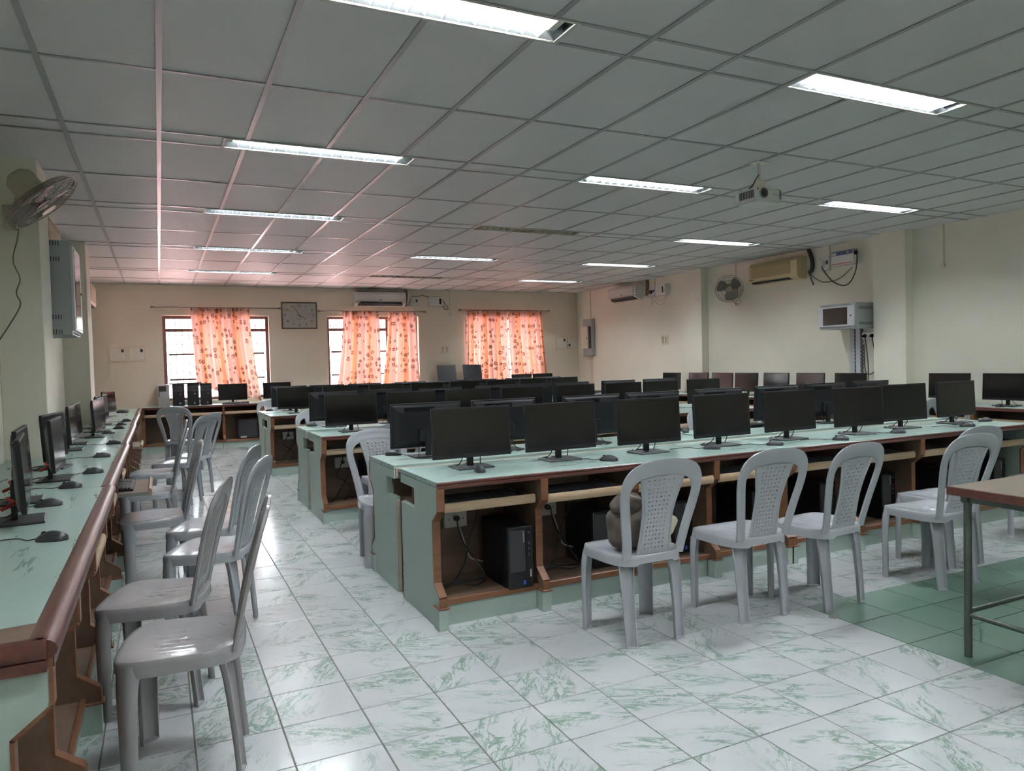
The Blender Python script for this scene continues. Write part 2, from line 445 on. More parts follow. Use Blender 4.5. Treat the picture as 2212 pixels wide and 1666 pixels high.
for i in range(-5, 27):
    for j in range(-19, 39):
        x0 = OX + TX * i; y0 = OY + TY * j
        if x0 + TX < XL or x0 > XR: continue
        X0, X1, Y0, Y1 = max(x0, XL), min(x0 + TX, XR), max(y0, YF), min(y0 + TY, YB)
        green = (i >= 9 and j < 1)
        p = px((x0 + TX / 2, y0 + TY / 2, 0))
        vis = p and -120 < p[0] < 2330 and p[1] < 1790
        full = (X0 == x0 and X1 == x0 + TX and Y0 == y0 and Y1 == y0 + TY)
        hid = (X0 > 1.55 and (3.55 < Y0 < 4.6 or 6.4 < Y0 < 7.6 or Y0 > 9.6)) or X1 < -0.5
        (fg if green else fw).append((0 if (vis and full and not hid) else 1, math.hypot(x0, y0), x0, y0, X0, Y0, X1, Y1))
for lst, me, nm, mt in ((fw, tw, 'floor_tile', 'tile'), (fg, tg, 'green_floor_tile', 'tile_green')):
    lst.sort(); mb = MB(); k = 0
    for t_ in lst:
        if t_[0] == 0 and k < 300:
            link(nm, me, fl, (t_[2], t_[3], 0)); k += 1
        else: tile_mb(*t_[4:8], mb)
    mb.obj(nm + '_field', mt, fl, kind='stuff', fix=False)
MB().disc((3.13, 2.70, 0.0002), 'z', 0, 0.022, 0.0025, 20).obj('drain_cap', 'rod', fl)

# ---- ceiling: slab above, panels, bars
ce = MB().box(XL - 0.2, YF - 0.2, HC + 0.14, XR + 0.2, YB + 0.2, HC + 0.3).obj('ceiling', 'concrete', kind='structure')
GX0, GX = -0.4775, 0.5319
XS = [XL] + [GX0 + GX * i for i in range(0, 17)] + [XR]
PER, C1A = 2.3145, 5.195
rowsY = []      # (y0,y1,kind)
k0 = -4
for k in range(k0, 5):
    a = C1A + PER * (k - 0)                       # channel start
    rowsY.append((a, a + 0.222, 'c'))
    rowsY.append((a + 0.222, a + 0.222 + 1.046, 'p')); rowsY.append((a + 0.222 + 1.046, a + PER, 'p'))
rowsY = [(max(a, YF), min(b, YB), t_) for a, b, t_ in rowsY if b > YF + 0.02 and a < YB - 0.02]
LAMPS = []
for k, yc in ((-3, -1.6), (-2, .68), (-1, 2.99), (0, 5.306), (1, 7.62), (2, 9.935), (3, 12.25)):  # the row farthest behind the camera is unseen, added to brighten walls and column
    for c, xc in enumerate((1.107, 3.92, 6.76)):
        if k == -2 and c == 2: continue   # unseen lamp left out to keep the near right area darker
        LAMPS.append((xc, C1A + PER * k + 0.111, k, c))
LL = 1.32
def in_lamp(x0, x1, y0, y1):
    for xc, yc, *_ in LAMPS:
        if y0 - 0.01 < yc < y1 + 0.01 and x1 > xc - LL / 2 + 0.002 and x0 < xc + LL / 2 - 0.002: return xc
    return None
pan_cache = {}
def panel(w, d, name):
    key = (round(w, 3), round(d, 3), name)
    if key not in pan_cache:
        pan_cache[key] = MB().box(0, 0, 0, w, d, 0.012, 0.0015).mesh(name, 'panel')
    return pan_cache[key]
for y0, y1, kd in rowsY:
    for i in range(len(XS) - 1):
        x0, x1 = XS[i], XS[i + 1]
        segs = [(x0, x1)]
        if kd == 'c':
            xc = in_lamp(x0, x1, y0, y1)
            if xc is not None:
                segs = [(a, b) for a, b in ((x0, min(x1, xc - LL / 2)), (max(x0, xc + LL / 2), x1)) if b - a > 0.01]
        for a, b in segs:
            nm = 'ceiling_panel' if kd == 'p' else 'infill_panel'
            vis = y0 > 1.0
            o = link(nm, panel(b - a, y1 - y0, nm), ce, (a, y0, HC + 0.002 + (random.random() * 0.0015)))
for x in XS[1:-1]:
    cuts = sorted([(yc - .105, yc + .105) for xc, yc, *_ in LAMPS if abs(x - xc) < LL / 2 + .012]); y_ = YF
    for a_, b_ in cuts + [(YB, YB)]:
        MB().box(x - 0.0145, y_, HC - 0.0035, x + 0.0145, a_, HC + 0.0015).obj('ceiling_bar', 'tbar', ce, fix=False); y_ = b_
ys = sorted({round(v, 3) for r_ in rowsY for v in r_[:2]})
for y in ys:
    MB().box(XL, y - 0.0125, HC - 0.0025, XR, y + 0.0125, HC + 0.001).obj('ceiling_bar', 'tbar', ce, fix=False)

# ---- walls
def struct(name, mb, m, **kw): return mb.obj(name, m, kind='structure', **kw)
struct('wall_left', MB().box(XL - 0.2, YF, 0, XL, YB, HC + 0.2), 'wall_pale')
struct('wall_right', MB().box(XR, YF, 0, XR + 0.2, YB, HC + 0.2), 'wall_pale')
struct('wall_front', MB().box(XL - 0.2, YF - 0.2, 0, XR + 0.2, YF, HC + 0.2), 'wall')
WIN = [(0.08, 1.875), (2.955, 4.795), (5.83, 7.65)]; WZ0, WZ1 = 0.84, 2.36
mb = MB(); xs = [XL - 0.2] + [v for w in WIN for v in w] + [XR + 0.2]
for i in range(0, len(xs), 2): mb.box(xs[i], YB, 0, xs[i + 1], YB + 0.25, HC + 0.2)
for a, b in WIN: mb.box(a, YB, 0, b, YB + 0.25, WZ0); mb.box(a, YB, WZ1, b, YB + 0.25, HC + 0.2)
struct('wall_back', mb, 'wall', fix=False)
for nm, x0, x1, y0, y1 in (('column_left', XL, -0.73, 6.16, 6.66), ('column_left', XL, -0.73, 9.92, 10.46), ('column_right', 8.405, XR, 6.1, 6.56), ('column_right', 8.405, XR, 9.91, 10.37), ('column_left', XL, -0.73, 2.4, 2.9), ('column_right', 8.405, XR, 2.35, 2.8)):
    struct(nm, MB().box(x0, y0, 0, x1, y1, HC + 0.05, 0.004), 'wall_pale')
# ground outside and the sun on it
struct('ground_outside', MB().box(-60, YB + 0.3, -0.6, 70, 90, -0.5), 'soil')

# ---- windows
def window(n, x0, x1):
    w = bpy.data.objects.new('window_%d' % n, None); COL.objects.link(w); w['kind'] = 'structure'; w.location = (0, YB, 0)
    f = 0.055; y0, y1 = 0.09, 0.14
    MB().box(x0, y0, WZ0, x0 + f, y1, WZ1, .003).box(x1 - f, y0, WZ0, x1, y1, WZ1, .003).box(x0 + f, y0, WZ1 - f, x1 - f, y1, WZ1, .003).box(x0 + f, y0, WZ0, x1 - f, y1, WZ0 + f, .003).obj('window_frame', 'frame', w, fix=False)
    MB().box(x0 + f, y0, 2.075, x1 - f, y1, 2.13, .003).obj('transom_bar', 'frame', w, fix=False)
    nb = 3; ww = (x1 - x0 - 2 * f) / nb
    for i in range(1, nb): MB().box(x0 + f + ww * i - .028, y0, WZ0 + f, x0 + f + ww * i + .028, y1, WZ1 - f, .003).obj('mullion', 'frame', w, fix=False)
    for i in range(nb):
        a, b = x0 + f + ww * i + .03, x0 + f + ww * (i + 1) - .03
        for z in (1.67, 1.22):
            MB().box(a, y0 + .01, z - .017, b, y1 - .01, z + .017, .002).obj('glazing_bar', 'frame', w, fix=False)
        MB().box(a, y0 + .022, WZ0 + f, b, y0 + .026, WZ1 - f).obj('pane', 'glass', w, fix=False)
    mb = MB(); k = int((x1 - x0) / 0.105)
    for i in range(1, k): xx = x0 + (x1 - x0) * i / k; mb.box(xx - .0065, .185, WZ0, xx + .0065, .197, WZ1)
    for i in range(1, 9): zz = WZ0 + (WZ1 - WZ0) * i / 9; mb.box(x0, .173, zz - .0065, x1, .185, zz + .0065)
    mb.obj('security_grille', 'grille', w, fix=False, kind='stuff')
    MB().box(x0, -0.005, WZ0 - .02, x1, .25, WZ0 + .002).obj('window_sill', 'wall', w, fix=False)
for i, (a, b) in enumerate(WIN): window(i + 1, a, b)

# ---- curtains and rods
def curtain(x0, x1, xb0, xb1, z1, zb0, zb1, label, seed=0, flip=None):
    rnd = random.Random(seed); n = 110; rows = 26; w = x1 - x0
    npl = max(4, int(w / 0.105)); ph = [rnd.uniform(-.5, .5) for _ in range(npl + 2)]; am = [rnd.uniform(.6, 1.2) for _ in range(npl + 2)]
    mb = MB(); uv = []
    for j in range(rows + 1):
        t_ = j / rows
        for i in range(n + 1):
            s_ = i / n
            xa = x0 + w * s_; xc = xb0 + (xb1 - xb0) * s_
            e = t_ ** 1.6
            x = xa * (1 - e) + xc * e
            a = s_ * npl; k = int(a)
            amp = (0.036 + 0.018 * t_) * (am[k] * (1 - (a - k)) + am[k + 1] * (a - k))
            y = -0.055 - amp * math.sin(2 * PI * a + ph[k] * (1 - (a - k)) + ph[k + 1] * (a - k)) - 0.012 * t_ * math.sin(5 * s_ + seed)
            zb = zb0 * (1 - s_) + zb1 * s_
            z = z1 - (z1 - zb) * t_ + 0.006 * math.sin(2 * PI * a) * (1 if j == 0 else 0) + 0.01 * math.sin(9 * s_ + seed) * t_
            mb.v.append((x, YB + y, z)); uv.append((s_ * w * 1.7 + seed * 1.3, z + seed * 0.37))
    for j in range(rows):
        for i in range(n):
            a = j * (n + 1) + i; mb.f.append((a, a + n + 1, a + n + 2, a + 1))
    me = mb.mesh('curtain', 'curtain', 60)
    L = me.uv_layers.new(name='uv'); 
    for lp in me.loops: L.data[lp.index].uv = uv[lp.vertex_index]
    o = link('curtain', me); tag(o, label, 'curtain', 'floral curtains at the back windows')
    return o
curtain(0.545, 1.535, 0.60, 1.70, 2.49, 1.10, 0.79, 'peach floral curtain, bunched mid window beside the clock, widest of all', 1)
curtain(3.25, 3.96, 3.10, 3.98, 2.45, 0.98, 0.98, 'peach floral curtain under the air conditioner, left one of its pair', 2)
curtain(4.15, 4.73, 4.00, 4.79, 2.44, 0.98, 0.98, 'peach floral curtain right of the gap in the window under the air conditioner', 3)
curtain(5.83, 6.78, 5.79, 6.83, 2.49, 1.0, 1.0, 'peach floral curtain over left half of the window behind the leaning boards', 4)
curtain(6.80, 7.62, 6.86, 7.74, 2.49, 1.0, 1.0, 'peach floral curtain nearest to the far room corner', 5)
# turned-over corner of the second curtain
def rod(x0, x1, z, label):
    r = thing('curtain_rod', label, 'rod', (x0, YB - .055, z), 0, 'curtain rods on the back wall')
    MB().cyl((0, 0, 0), (x1 - x0, 0, 0), .009, 10).obj('pole', 'rod', r, 40)
    for x in (0, x1 - x0):
        MB().cyl((x - .02, 0, 0), (x + .02, 0, 0), .017, 10).obj('end_cap', 'rod', r, 40)
        MB().box(x - .008, 0, -.012, x + .008, .055, .012).obj('bracket', 'rod', r)
rod(-0.08, 2.07, 2.50, 'thin curtain rod above the window left of the clock')
rod(2.79, 4.92, 2.455, 'thin curtain rod below the back wall air conditioner')
rod(5.69, 7.80, 2.50, 'thin curtain rod above the window nearest the far corner')

# ================================================================ CEILING LAMPS
def make_lamp(lit, label):
    t_ = thing('ceiling_light', label, 'light', (0, 0, HC), 0, 'recessed louvred ceiling lights')
    h, w = LL / 2, 0.108
    rf = 'reflector' if lit else 'beige_off'
    MB().box(-h, -w, .10, h, w, .108).box(-h, -w, 0, -h + .004, w, .10).box(h - .004, -w, 0, h, w, .10).obj('housing', rf, t_, fix=False)
    for s_ in (-1, 1):
        MB().prism([(s_ * w, 0), (s_ * (w - .006), .0), (s_ * (w - .030), .055), (s_ * (w - .045), .098), (s_ * w, .10)], 'x', -h + .004, h - .004).obj('side_reflector', rf, t_)
    MB().box(-h - .01, -w - .008, -.005, h + .01, -w + .006, 0).box(-h - .01, w - .006, -.005, h + .01, w + .008, 0).box(-h - .01, -w, -.005, -h + .012, w, 0).box(h - .012, -w, -.005, h + .01, w, 0).obj('trim_frame', 'housing', t_, fix=False)
    for s_ in (-1, 1): MB().cyl((-0.60, s_ * .042, .062), (0.60, s_ * .042, .062), .013, 10).obj('tube', 'tube' if lit else 'tube_off', t_, 40)
    for s_ in (-1, 1): MB().box(s_ * .615 - .02, -.07, .03, s_ * .615 + .02, .07, .098, .003).obj('lamp_holder', 'housing', t_, fix=False)
    prf = [(-w + .02, .045), (-w + .008, .0), (w - .008, .0), (w - .02, .045), (.042, .030), (0, .045), (-.042, .030)]
    fin = MB()
    fin.prism(prf, 'x', -.0012, .0012); fm = fin.mesh('louvre_fin', 'fin' if lit else 'beige_off', None, True)
    for i in range(15): link('louvre_fin', fm, t_, (-0.56 + 1.12 * i / 14, 0, 0.002))
    return t_
pl = {-3: 'added unseen for fill, far behind the camera', -2: 'just behind the camera', -1: 'nearest to the camera', 0: 'in the second row from the camera', 1: 'in the third row from the camera', 2: 'in the fourth row from the camera', 3: 'in the farthest row by the windows'}
cl = ['left', 'middle', 'right']
OFF = {(1, 1), (3, 1)}
protoL = {}
for xc, yc, k, c in LAMPS:
    lit = (k, c) not in OFF
    lb = ('lit white' if lit else 'unlit beige') + ' louvred ceiling light, %s column, %s' % (cl[c], pl[k])
    if lit not in protoL:
        protoL[lit] = make_lamp(lit, lb); protoL[lit].location = (xc, yc, HC)
    else: dup(protoL[lit], lb, (xc, yc, HC))

# ================================================================ DESKS
DH = 0.77
def profile(d, notch=None):
    p = [(0, DH - .028), (0, .62), (.08, .557), (.08, .228), (0, .168), (0, 0), (d, 0)]
    if notch: p += [(d, .578), (notch, .578), (notch, .690), (d, .690)]
    p += [(d, DH - .028)]
    return p
def trim_segments(x0, x1):
    pts = [(0, DH - .035), (0, .62), (.08, .557), (.08, .228), (0, .168), (0, .122)]
    mb = MB()
    for (a, b), (c, d) in zip(pts, pts[1:]):
        dy, dz = c - a, d - b; L = math.hypot(dy, dz); ny, nz = dz / L, -dy / L
        if ny > 0: ny, nz = -ny, -nz
        t = .009
        mb.prism([(a, b), (c, d), (c + ny * t, d + nz * t), (a + ny * t, b + nz * t)], 'x', x0 - .003, x1 + .003)
    mb.box(x0 - .012, -.018, .112, x1 + .012, .07, .122, .002)
    return mb
def desk(label, loc, rz, divs, depth, notch0=None, notch1=None, endskin=(True, True), trays=(), nose='flat', group=None, sockets=(), back=True, closed_end_nose=False):
    t_ = thing('computer_desk', label, 'desk', loc, rz, group)
    L = divs[-1]; b = nose == 'round'
    MB().box(0, .012 if b else 0.003, DH - .026, L, depth, DH, .0015).obj('worktop', 'mint', t_, fix=False)
    if b:
        ring = [( .035 + -.032 * math.cos(a) * 1.15, DH - .018 + .025 * math.sin(a)) for a in [PI * 2 * i / 14 for i in range(14)]]
        ring = [(y - .02, z) for y, z in ring]
        mb = MB().prism(ring, 'x', -.01, L - .003); mb.prism([(-.012, DH - .062), (.02, DH - .062), (.02, DH - .036), (-.012, DH - .036)], 'x', 0, L - .003)
        mb.obj('nosing', 'maroon', t_, 50)
        if closed_end_nose:
            mb = MB().prism([(y + .012, z) for y, z in [(-.038 * math.cos(a) - .012, DH - .018 + .025 * math.sin(a)) for a in [PI * 2 * i / 14 for i in range(14)]]], 'y', .0, depth)
            mb.prism([(-.03, DH - .062), (.008, DH - .062), (.008, DH - .036), (-.03, DH - .036)], 'y', 0, depth); mb.obj('end_nosing', 'maroon', t_, 50)
    else:
        pr = [(.012, DH - .0015), (-.002, DH - .0015), (-.006, DH - .006), (-.006, DH - .014), (-.002, DH - .017), (-.008, DH - .021), (-.008, DH - .032), (-.003, DH - .038), (.012, DH - .038)]
        MB().prism(pr, 'x', 0.001, L - .001).obj('nosing', 'maroon', t_)
    n = len(divs)
    for i, x in enumerate(divs):
        end = i in (0, n - 1); th = .036
        x0 = x if i == 0 else (x - th if i == n - 1 else x - th / 2)
        nt = notch0 if i == 0 else (notch1 if i == n - 1 else None)
        mb = MB().prism(profile(depth - (.0 if end else .12), nt), 'x', x0, x0 + th)
        if end and endskin[0 if i == 0 else 1]:
            mb.obj('end_panel', 'mint_side', t_)
        else: mb.obj('divider', 'ply', t_)
        trim_segments(x0, x0 + th).obj('edge_trim', 'edge', t_)
        MB().box(x0 - .008, -.008, 0, x0 + th + .008, .07, .112, .001).obj('plinth_block', 'mint_side', t_, fix=False)
    if back: MB().box(.03, depth - .13, .12, L - .03, depth - .115, DH - .03).obj('back_panel', 'ply', t_, fix=False)
    for i in range(n - 1):
        a = divs[i] + (.036 if i == 0 else .018); c = divs[i + 1] - (.036 if i == n - 2 else .018)
        MB().box(a, .055, .120, c, depth - .13, .135).obj('bottom_shelf', 'ply', t_, fix=False)
        MB().box(a, .045, .112, c, .062, .145, .003).obj('shelf_lipping', 'edge', t_, fix=False)
        MB().box(a + .01, .066, 0, c - .01, .08, .112).obj('plinth', 'mint_side', t_, fix=False)
        tr = trays[i] if i < len(trays) else 0.0
        if tr is None: continue
        y = .055 - tr
        tb = MB().box(a + .012, y + .015, .612, c - .012, y + .36, .626).obj('keyboard_tray', 'ply', t_, fix=False)
        ring = [(y + .010 - .013 * math.cos(q), .620 + .026 * math.sin(q)) for q in [2 * PI * k / 10 for k in range(10)]]
        MB().prism(ring, 'x', a + .008, c - .008).obj('tray_lip', 'beige', tb, 50)
        for xx in (a + .002, c - .012): MB().box(xx, y + .02, .605, xx + .010, .40, .628, .001).obj('tray_runner', 'steel', tb, fix=False)
        if i in sockets:
            so = MB().box(a + .17, depth - .165, .42, a + .31, depth - .13, .52, .003).obj('socket_box', 'white', t_, fix=False)
            for u in (.195, .285): MB().disc((a + u, depth - .165, .47), 'y', 0, .0035, -.002, 8).obj('screw', 'slot', so)
            MB().disc((a + .24, depth - .165, .475), 'y', 0, .017, -.022, 12).obj('plug', 'black', so)
    return t_
DX0 = 1.255
dv = [0, .622, 1.225, 1.835, 2.465]; dv2 = [0, .665, 1.31, 1.95, 2.685]
IS = [(3.53, 4.86), (6.47, 7.80), (9.70, 11.03)]
nm = ['nearest', 'middle', 'farthest']
G_is = 'mint desks of the three double rows'
tr1 = [(0.0, .05, .06, .05), (.03, .02, .03, .02)]
for r_, (ya, yb) in enumerate(IS):
    desk('mint desk at the aisle end of the %s row, facing the camera' % nm[r_], (DX0, ya, 0), 0, dv, .62, notch0=.375, endskin=(True, False), trays=tr1[0] if r_ == 0 else (.0, .01, .0, .02), group=G_is, sockets=(0, 1, 2))
    desk('mint desk at the right end of the %s row, facing the camera' % nm[r_], (DX0 + 2.467, ya, 0), 0, dv2, .62, endskin=(False, True), trays=tr1[1], group=G_is, sockets=(0, 1))
    desk('mint desk at the aisle end of the %s row, facing the windows' % nm[r_], (DX0 + 2.465 + .002, yb, 0), PI, dv, .57, notch1=.40, endskin=(False, True), trays=(.0, .02, 0, 0), group=G_is)
    desk('mint desk at the right end of the %s row, facing the windows' % nm[r_], (DX0 + 2.465 + 2.69, yb, 0), PI, dv2, .57, endskin=(True, False), trays=(0, 0, 0, 0), group=G_is)
    g = thing('cable_channel', 'pinkish wooden cable channel board between back to back desks, %s row' % nm[r_], 'cable channel', (DX0, ya, 0), 0, 'cable channels of the desk rows')
    MB().box(.02, .655, .735, 5.13, .74, .757, .002).obj('cover_board', 'beige_pink', g, fix=False)
    MB().box(.045, .66, 0, .065, .73, .56, .001).box(.045, .66, .70, .065, .73, .75, .001).obj('end_board', 'mint_side', g, fix=False)
    MB().box(.01, .742, .0, .03, .758, .56, .001).box(.01, .742, .70, .03, .758, .755, .001).obj('end_strip', 'beige_pink', g, fix=False)
# left wall desks: four units of four bays
lu = [1.95, 4.45, 6.97, 9.45, 11.95, 13.66]
for i in range(5):
    a, b = lu[i], lu[i + 1]; w = b - a; xo = -.252 - .012 * i
    nb_ = 4 if i < 4 else 3; dd = [w * k / nb_ for k in range(nb_ + 1)]
    desk(['mint green wall desk on the left, nearest to the camera, with chipped corner', 'mint green wall desk on the left with pulled-out keyboard tray', 'mint green wall desk on the left, third from the camera', 'mint green wall desk on the left, fourth from the camera', 'short mint wall desk on the left touching the window desks'][i],
         (xo, a, 0), PI / 2, dd, abs(XL - xo) - .005, endskin=(i == 0, False), trays=[(.0, .03, .06, .0), (.06, .25, .06, .0), (.0, .0, .15, .04), (0, 0, 0, 0), (0, 0, 0)][i], nose='round', group='mint desks along the left wall', closed_end_nose=(i == 0))
# desks under the windows
bd = [0, .64, 1.28, 1.92, 2.56]
for i in range(3):
    desk(['mint green desk under the left window, with computer towers standing on it', 'mint green desk under the back wall air conditioner', 'mint green desk by the far corner under the last window'][i],
         (-.29 + 2.62 * i, 13.68, 0), 0, bd, .61, endskin=(i == 0, i == 2), trays=(.0, .0, .0, .0), group='mint desks along the back wall')
# right wall desks
for i in range(4):
    desk('mint green wall desk on the right, %s from the camera' % ORD[i], (7.93, 5.62 + 2.56 * i, 0), -PI / 2, [w * 1.0 for w in bd], .615, endskin=(False, False), trays=(0, 0, 0, 0), nose='flat', group='mint desks along the right wall')
# bare patch of the worktop at the near corner
MB().prism([(-.28, 1.975), (-.262, 2.10), (-.40, 2.085), (-.405, 2.02), (-.44, 2.0), (-.44, 1.975)], 'z', DH + .0003, DH + .0012).obj('worn_patch', 'ply', [o for o in COL.objects if o.name == 'computer_desk.012' or False][0] if False else None).name
_wp = bpy.data.objects['worn_patch']; _ld = [o for o in COL.objects if o.get('label', '').startswith('mint green wall desk on the left, nearest')][0]
_wp.parent = _ld; _wp.matrix_parent_inverse = (Matrix.Translation(_ld.location) @ Matrix.Rotation(_ld.rotation_euler.z, 4, 'Z')).inverted()

# ================================================================ MONITORS
def make_monitor(label):
    t_ = thing('monitor', label, 'monitor', (0, 0, DH))
    MB().box(-.112, -.085, .0, .112, .085, .010, .004).obj('base_plate', 'charcoal', t_, fix=False)
    MB().box(-.019, .012, .008, .019, .034, .16, .003).obj('stand_neck', 'black', t_, fix=False)
    tl = Matrix.Translation((0, 0, .2)) @ Matrix.Rotation(R(-3), 4, 'X') @ Matrix.Translation((0, 0, -.2))
    z0, z1, w = .062, .353, .245
    h = MB().box(-w, -.022, z0, w, -.004, z1, .002)
    ring = lambda x, za, zb, y: [(-x, y, za), (x, y, za), (x, y, zb), (-x, y, zb)]
    h.loft([ring(w - .006, z0 + .006, z1 - .006, -.006), ring(w - .02, z0 + .012, z1 - .02, .002), ring(w - .055, z0 + .03, z1 - .055, .012), ring(w - .075, z0 + .045, z1 - .08, .014)], True)
    h.xf(tl); hs = h.obj('housing', 'black', t_)
    MB().box(-w + .009, -.0232, z0 + .026, w - .009, -.0215, z1 - .010).xf(tl).obj('screen', 'screen', t_, fix=False)
    MB().box(-.05, .010, z1 - .052, .155, .0145, z1 - .025, .001).xf(tl).obj('vent_strip', 'black_gloss', hs, fix=False)
    MB().box(-.06, .012, z0 + .04, .06, .030, z0 + .12, .004).xf(tl).obj('connector_cover', 'black', hs, fix=False)
    text('maker_name', 'Lenovo', .026, (.165, .0055, z1 - .048), (R(90 - 3), 0, PI), 'logo_dark', hs, .0012)
    text('maker_name', 'Lenovo', .014, (-w + .033, -.0228, z0 + .009), (R(90 - 3), 0, 0), 'logo', hs, .0004, sx=1.1)
    for sx, dx in ((-.055, -.03), (.06, .045)):
        MB().tube(catmull([(sx, .004, z0 + .04), (sx, .008, z0 - .01), (sx + dx * .4, .05, .014), (sx + dx, .10, .005), (dx * .4, .15, .004)], 4), .003, 5).obj('cable', 'cable', t_, 60)
    return t_
mon0 = make_monitor('')
mon_n = [0]
MONS = []
def monitor(label, x, y, rz=0.0, group=None, z=DH):
    if mon_n[0] == 0:
        o = mon0; o.location = (x, y, z); o.rotation_euler = (0, 0, rz); o['label'] = label; o['group'] = group
    else: o = dup(mon0, label, (x, y, z), rz, group)
    mon_n[0] += 1; MONS.append(o); return o
rowX = {
 0: [(1.62, 3.937, 0), (2.205, 3.924, 0), (2.835, 3.88, 0), (3.455, 3.896, 0), (4.085, 3.894, 0), (4.73, 3.84, -3), (5.362, 3.924, -3), (5.995, 3.914, 0)],
 1: [(1.58, 4.60, 0), (2.15, 4.60, 0), (2.84, 4.56, 1), (3.40, 4.58, -1), (4.05, 4.58, 0), (4.72, 4.62, 0), (5.32, 4.64, 0), (5.89, 4.63, 1)],
 2: [(1.60, 6.80, 0), (2.18, 6.78, 2), (2.78, 6.80, 1), (3.38, 6.80, 2), (4.03, 6.82, 0), (4.64, 6.80, 1), (5.20, 6.86, 0), (5.84, 6.88, 0)],
 3: [(1.59, 7.50, 1), (2.17, 7.54, 0), (2.75, 7.50, 0), (3.42, 7.54, 1), (3.92, 7.56, 0), (4.43, 7.57, 0), (5.11, 7.58, 0), (5.73, 7.58, 0)],
 4: [(1.64, 10.10, 2), (2.23, 10.06, 0), (2.88, 10.10, 0), (3.48, 10.06, 0), (4.09, 10.12, 1), (4.68, 10.10, 1), (5.28, 10.20, 0), (5.84, 10.20, 1)],
 5: [(1.65, 10.72, 0), (2.17, 10.66, 0), (2.72, 10.66, 2), (3.43, 10.68, 0), (4.12, 10.70, 1), (4.65, 10.74, 0), (5.31, 10.78, 1), (5.86, 10.78, 1)]}
rn = ['on the nearest row, screen to camera', 'on the nearest row, back to camera', 'on the middle row, screen to camera', 'on the middle row, back to camera', 'on the farthest row, screen to camera', 'on the farthest row, back to camera']
for k, lst in rowX.items():
    for i, (x, y, a) in enumerate(lst):
        monitor('black monitor %s, %s from the aisle' % (rn[k], ORD[i]), x, y, R(a) + (PI if k % 2 else 0), 'monitors ' + rn[k])
lm = [(-.535, 3.60, -6), (-.613, 4.15, -3), (-.556, 4.90, 0), (-.638, 5.53, 8), (-.65, 6.74, 0), (-.66, 7.27, 0), (-.56, 7.93, 3), (-.57, 8.62, 3), (-.635, 9.2, 0), (-.60, 9.8, 2), (-.65, 11.45, 15)]
for i, (x, y, a) in enumerate(lm):
    monitor('black monitor on the left wall desks, %s from the camera, pink reflection on its screen' % ORD[i], x, y, PI / 2 - R(a), 'monitors on the left wall desks')
for i, y in enumerate((4.79, 5.42, 6.76, 7.42, 8.05, 8.66, 9.2, 9.78, 10.5)):
    monitor('dark monitor on the right wall desks, %s from the camera' % ORD[i], 8.22, y, -PI / 2, 'monitors on the right wall desks')
monitor('black monitor with a keyboard in front, under the bunched window curtain', 1.17, 13.97, 0, 'monitors under the windows')
monitor('black monitor between the first two windows, partly hidden by the far desk row', 1.93, 13.95, 0, 'monitors under the windows')
for i, x in enumerate((6.95, 7.46)):
    monitor('brownish dark monitor by the last curtain, %s of the pair' % ['left', 'right'][i], x, 13.97, R(3), 'monitors by the last curtain')
# red ties on the stands of three left monitors
for k in (48, 49, 50):
    o = MONS[k]
    MB().tube(catmull([(-.03, .02, .085), (.0, .045, .10), (.04, .03, .092), (.03, -.0, .085), (-.02, .0, .09), (-.10, .06, .07)], 5), .0075, 6).obj('red_cable_tie', 'red', o, 60)['label'] = 'red cable tie'

# ================================================================ MICE
def make_mouse(label):
    t_ = thing('mouse', label, 'mouse', (0, 0, DH))
    rings = []
    for k in range(9):
        s_ = k / 8; y = -.056 + .112 * s_; w = .030 * math.sqrt(max(0.02, 1 - (2 * s_ - 1) ** 4)) * (1 - .12 * s_); h = .037 * math.sin(PI * (s_ * .80 + .13)) ** .8
        rings.append([(w * math.cos(a), y, max(0, h * math.sin(a))) if a <= PI else (w * .96 * math.cos(a), y, 0) for a in [2 * PI * (i + .5) / 14 for i in range(14)]])
    MB().loft(rings).obj('shell', 'charcoal', t_, 60)
    MB().disc((-.002, .026, .026), 'x', 0, .010, .004, 10).obj('scroll_wheel', 'black', t_, 40)
    MB().tube(catmull([(0, .052, .010), (.01, .09, .003), (.05, .14, .003), (.03, .20, .003), (-.04, .27, .003)], 4), .0022, 5).obj('cable', 'cable', t_, 60)
    return t_
mouse0 = make_mouse('')
mn = [0]
def mouse(label, x, y, rz=0.0, group=None):
    if mn[0] == 0: o = mouse0; o.location = (x, y, DH); o.rotation_euler = (0, 0, rz); o['label'] = label; o['group'] = group
    else: o = dup(mouse0, label, (x, y, DH), rz, group)
    mn[0] += 1; return o
for i, (x, y, a) in enumerate([(1.591, 3.75, -8), (2.412, 3.70, 45), (3.265, 3.77, 50), (3.731, 3.68, 50), (4.302, 3.63, 50), (4.983, 3.69, 55), (5.798, 3.68, 50), (6.33, 3.865, 60)]):
    mouse('black mouse on the camera side of the nearest row, %s from the aisle' % ORD[i], x, y, R(a), 'mice on the nearest row')
mouse('black mouse at the aisle corner of the nearest row, window side', 1.40, 4.78, R(-120), 'mice on the nearest row')
mouse('black mouse on the window side of the nearest row beside a grey chair', 3.85, 4.76, R(150), 'mice on the nearest row')
mouse('black mouse at the aisle corner of the middle row, window side', 1.40, 7.70, R(-110), 'mice on the middle row')
mouse('black mouse at the aisle corner of the farthest row, window side', 1.40, 10.90, R(-110), 'mice on the farthest row')
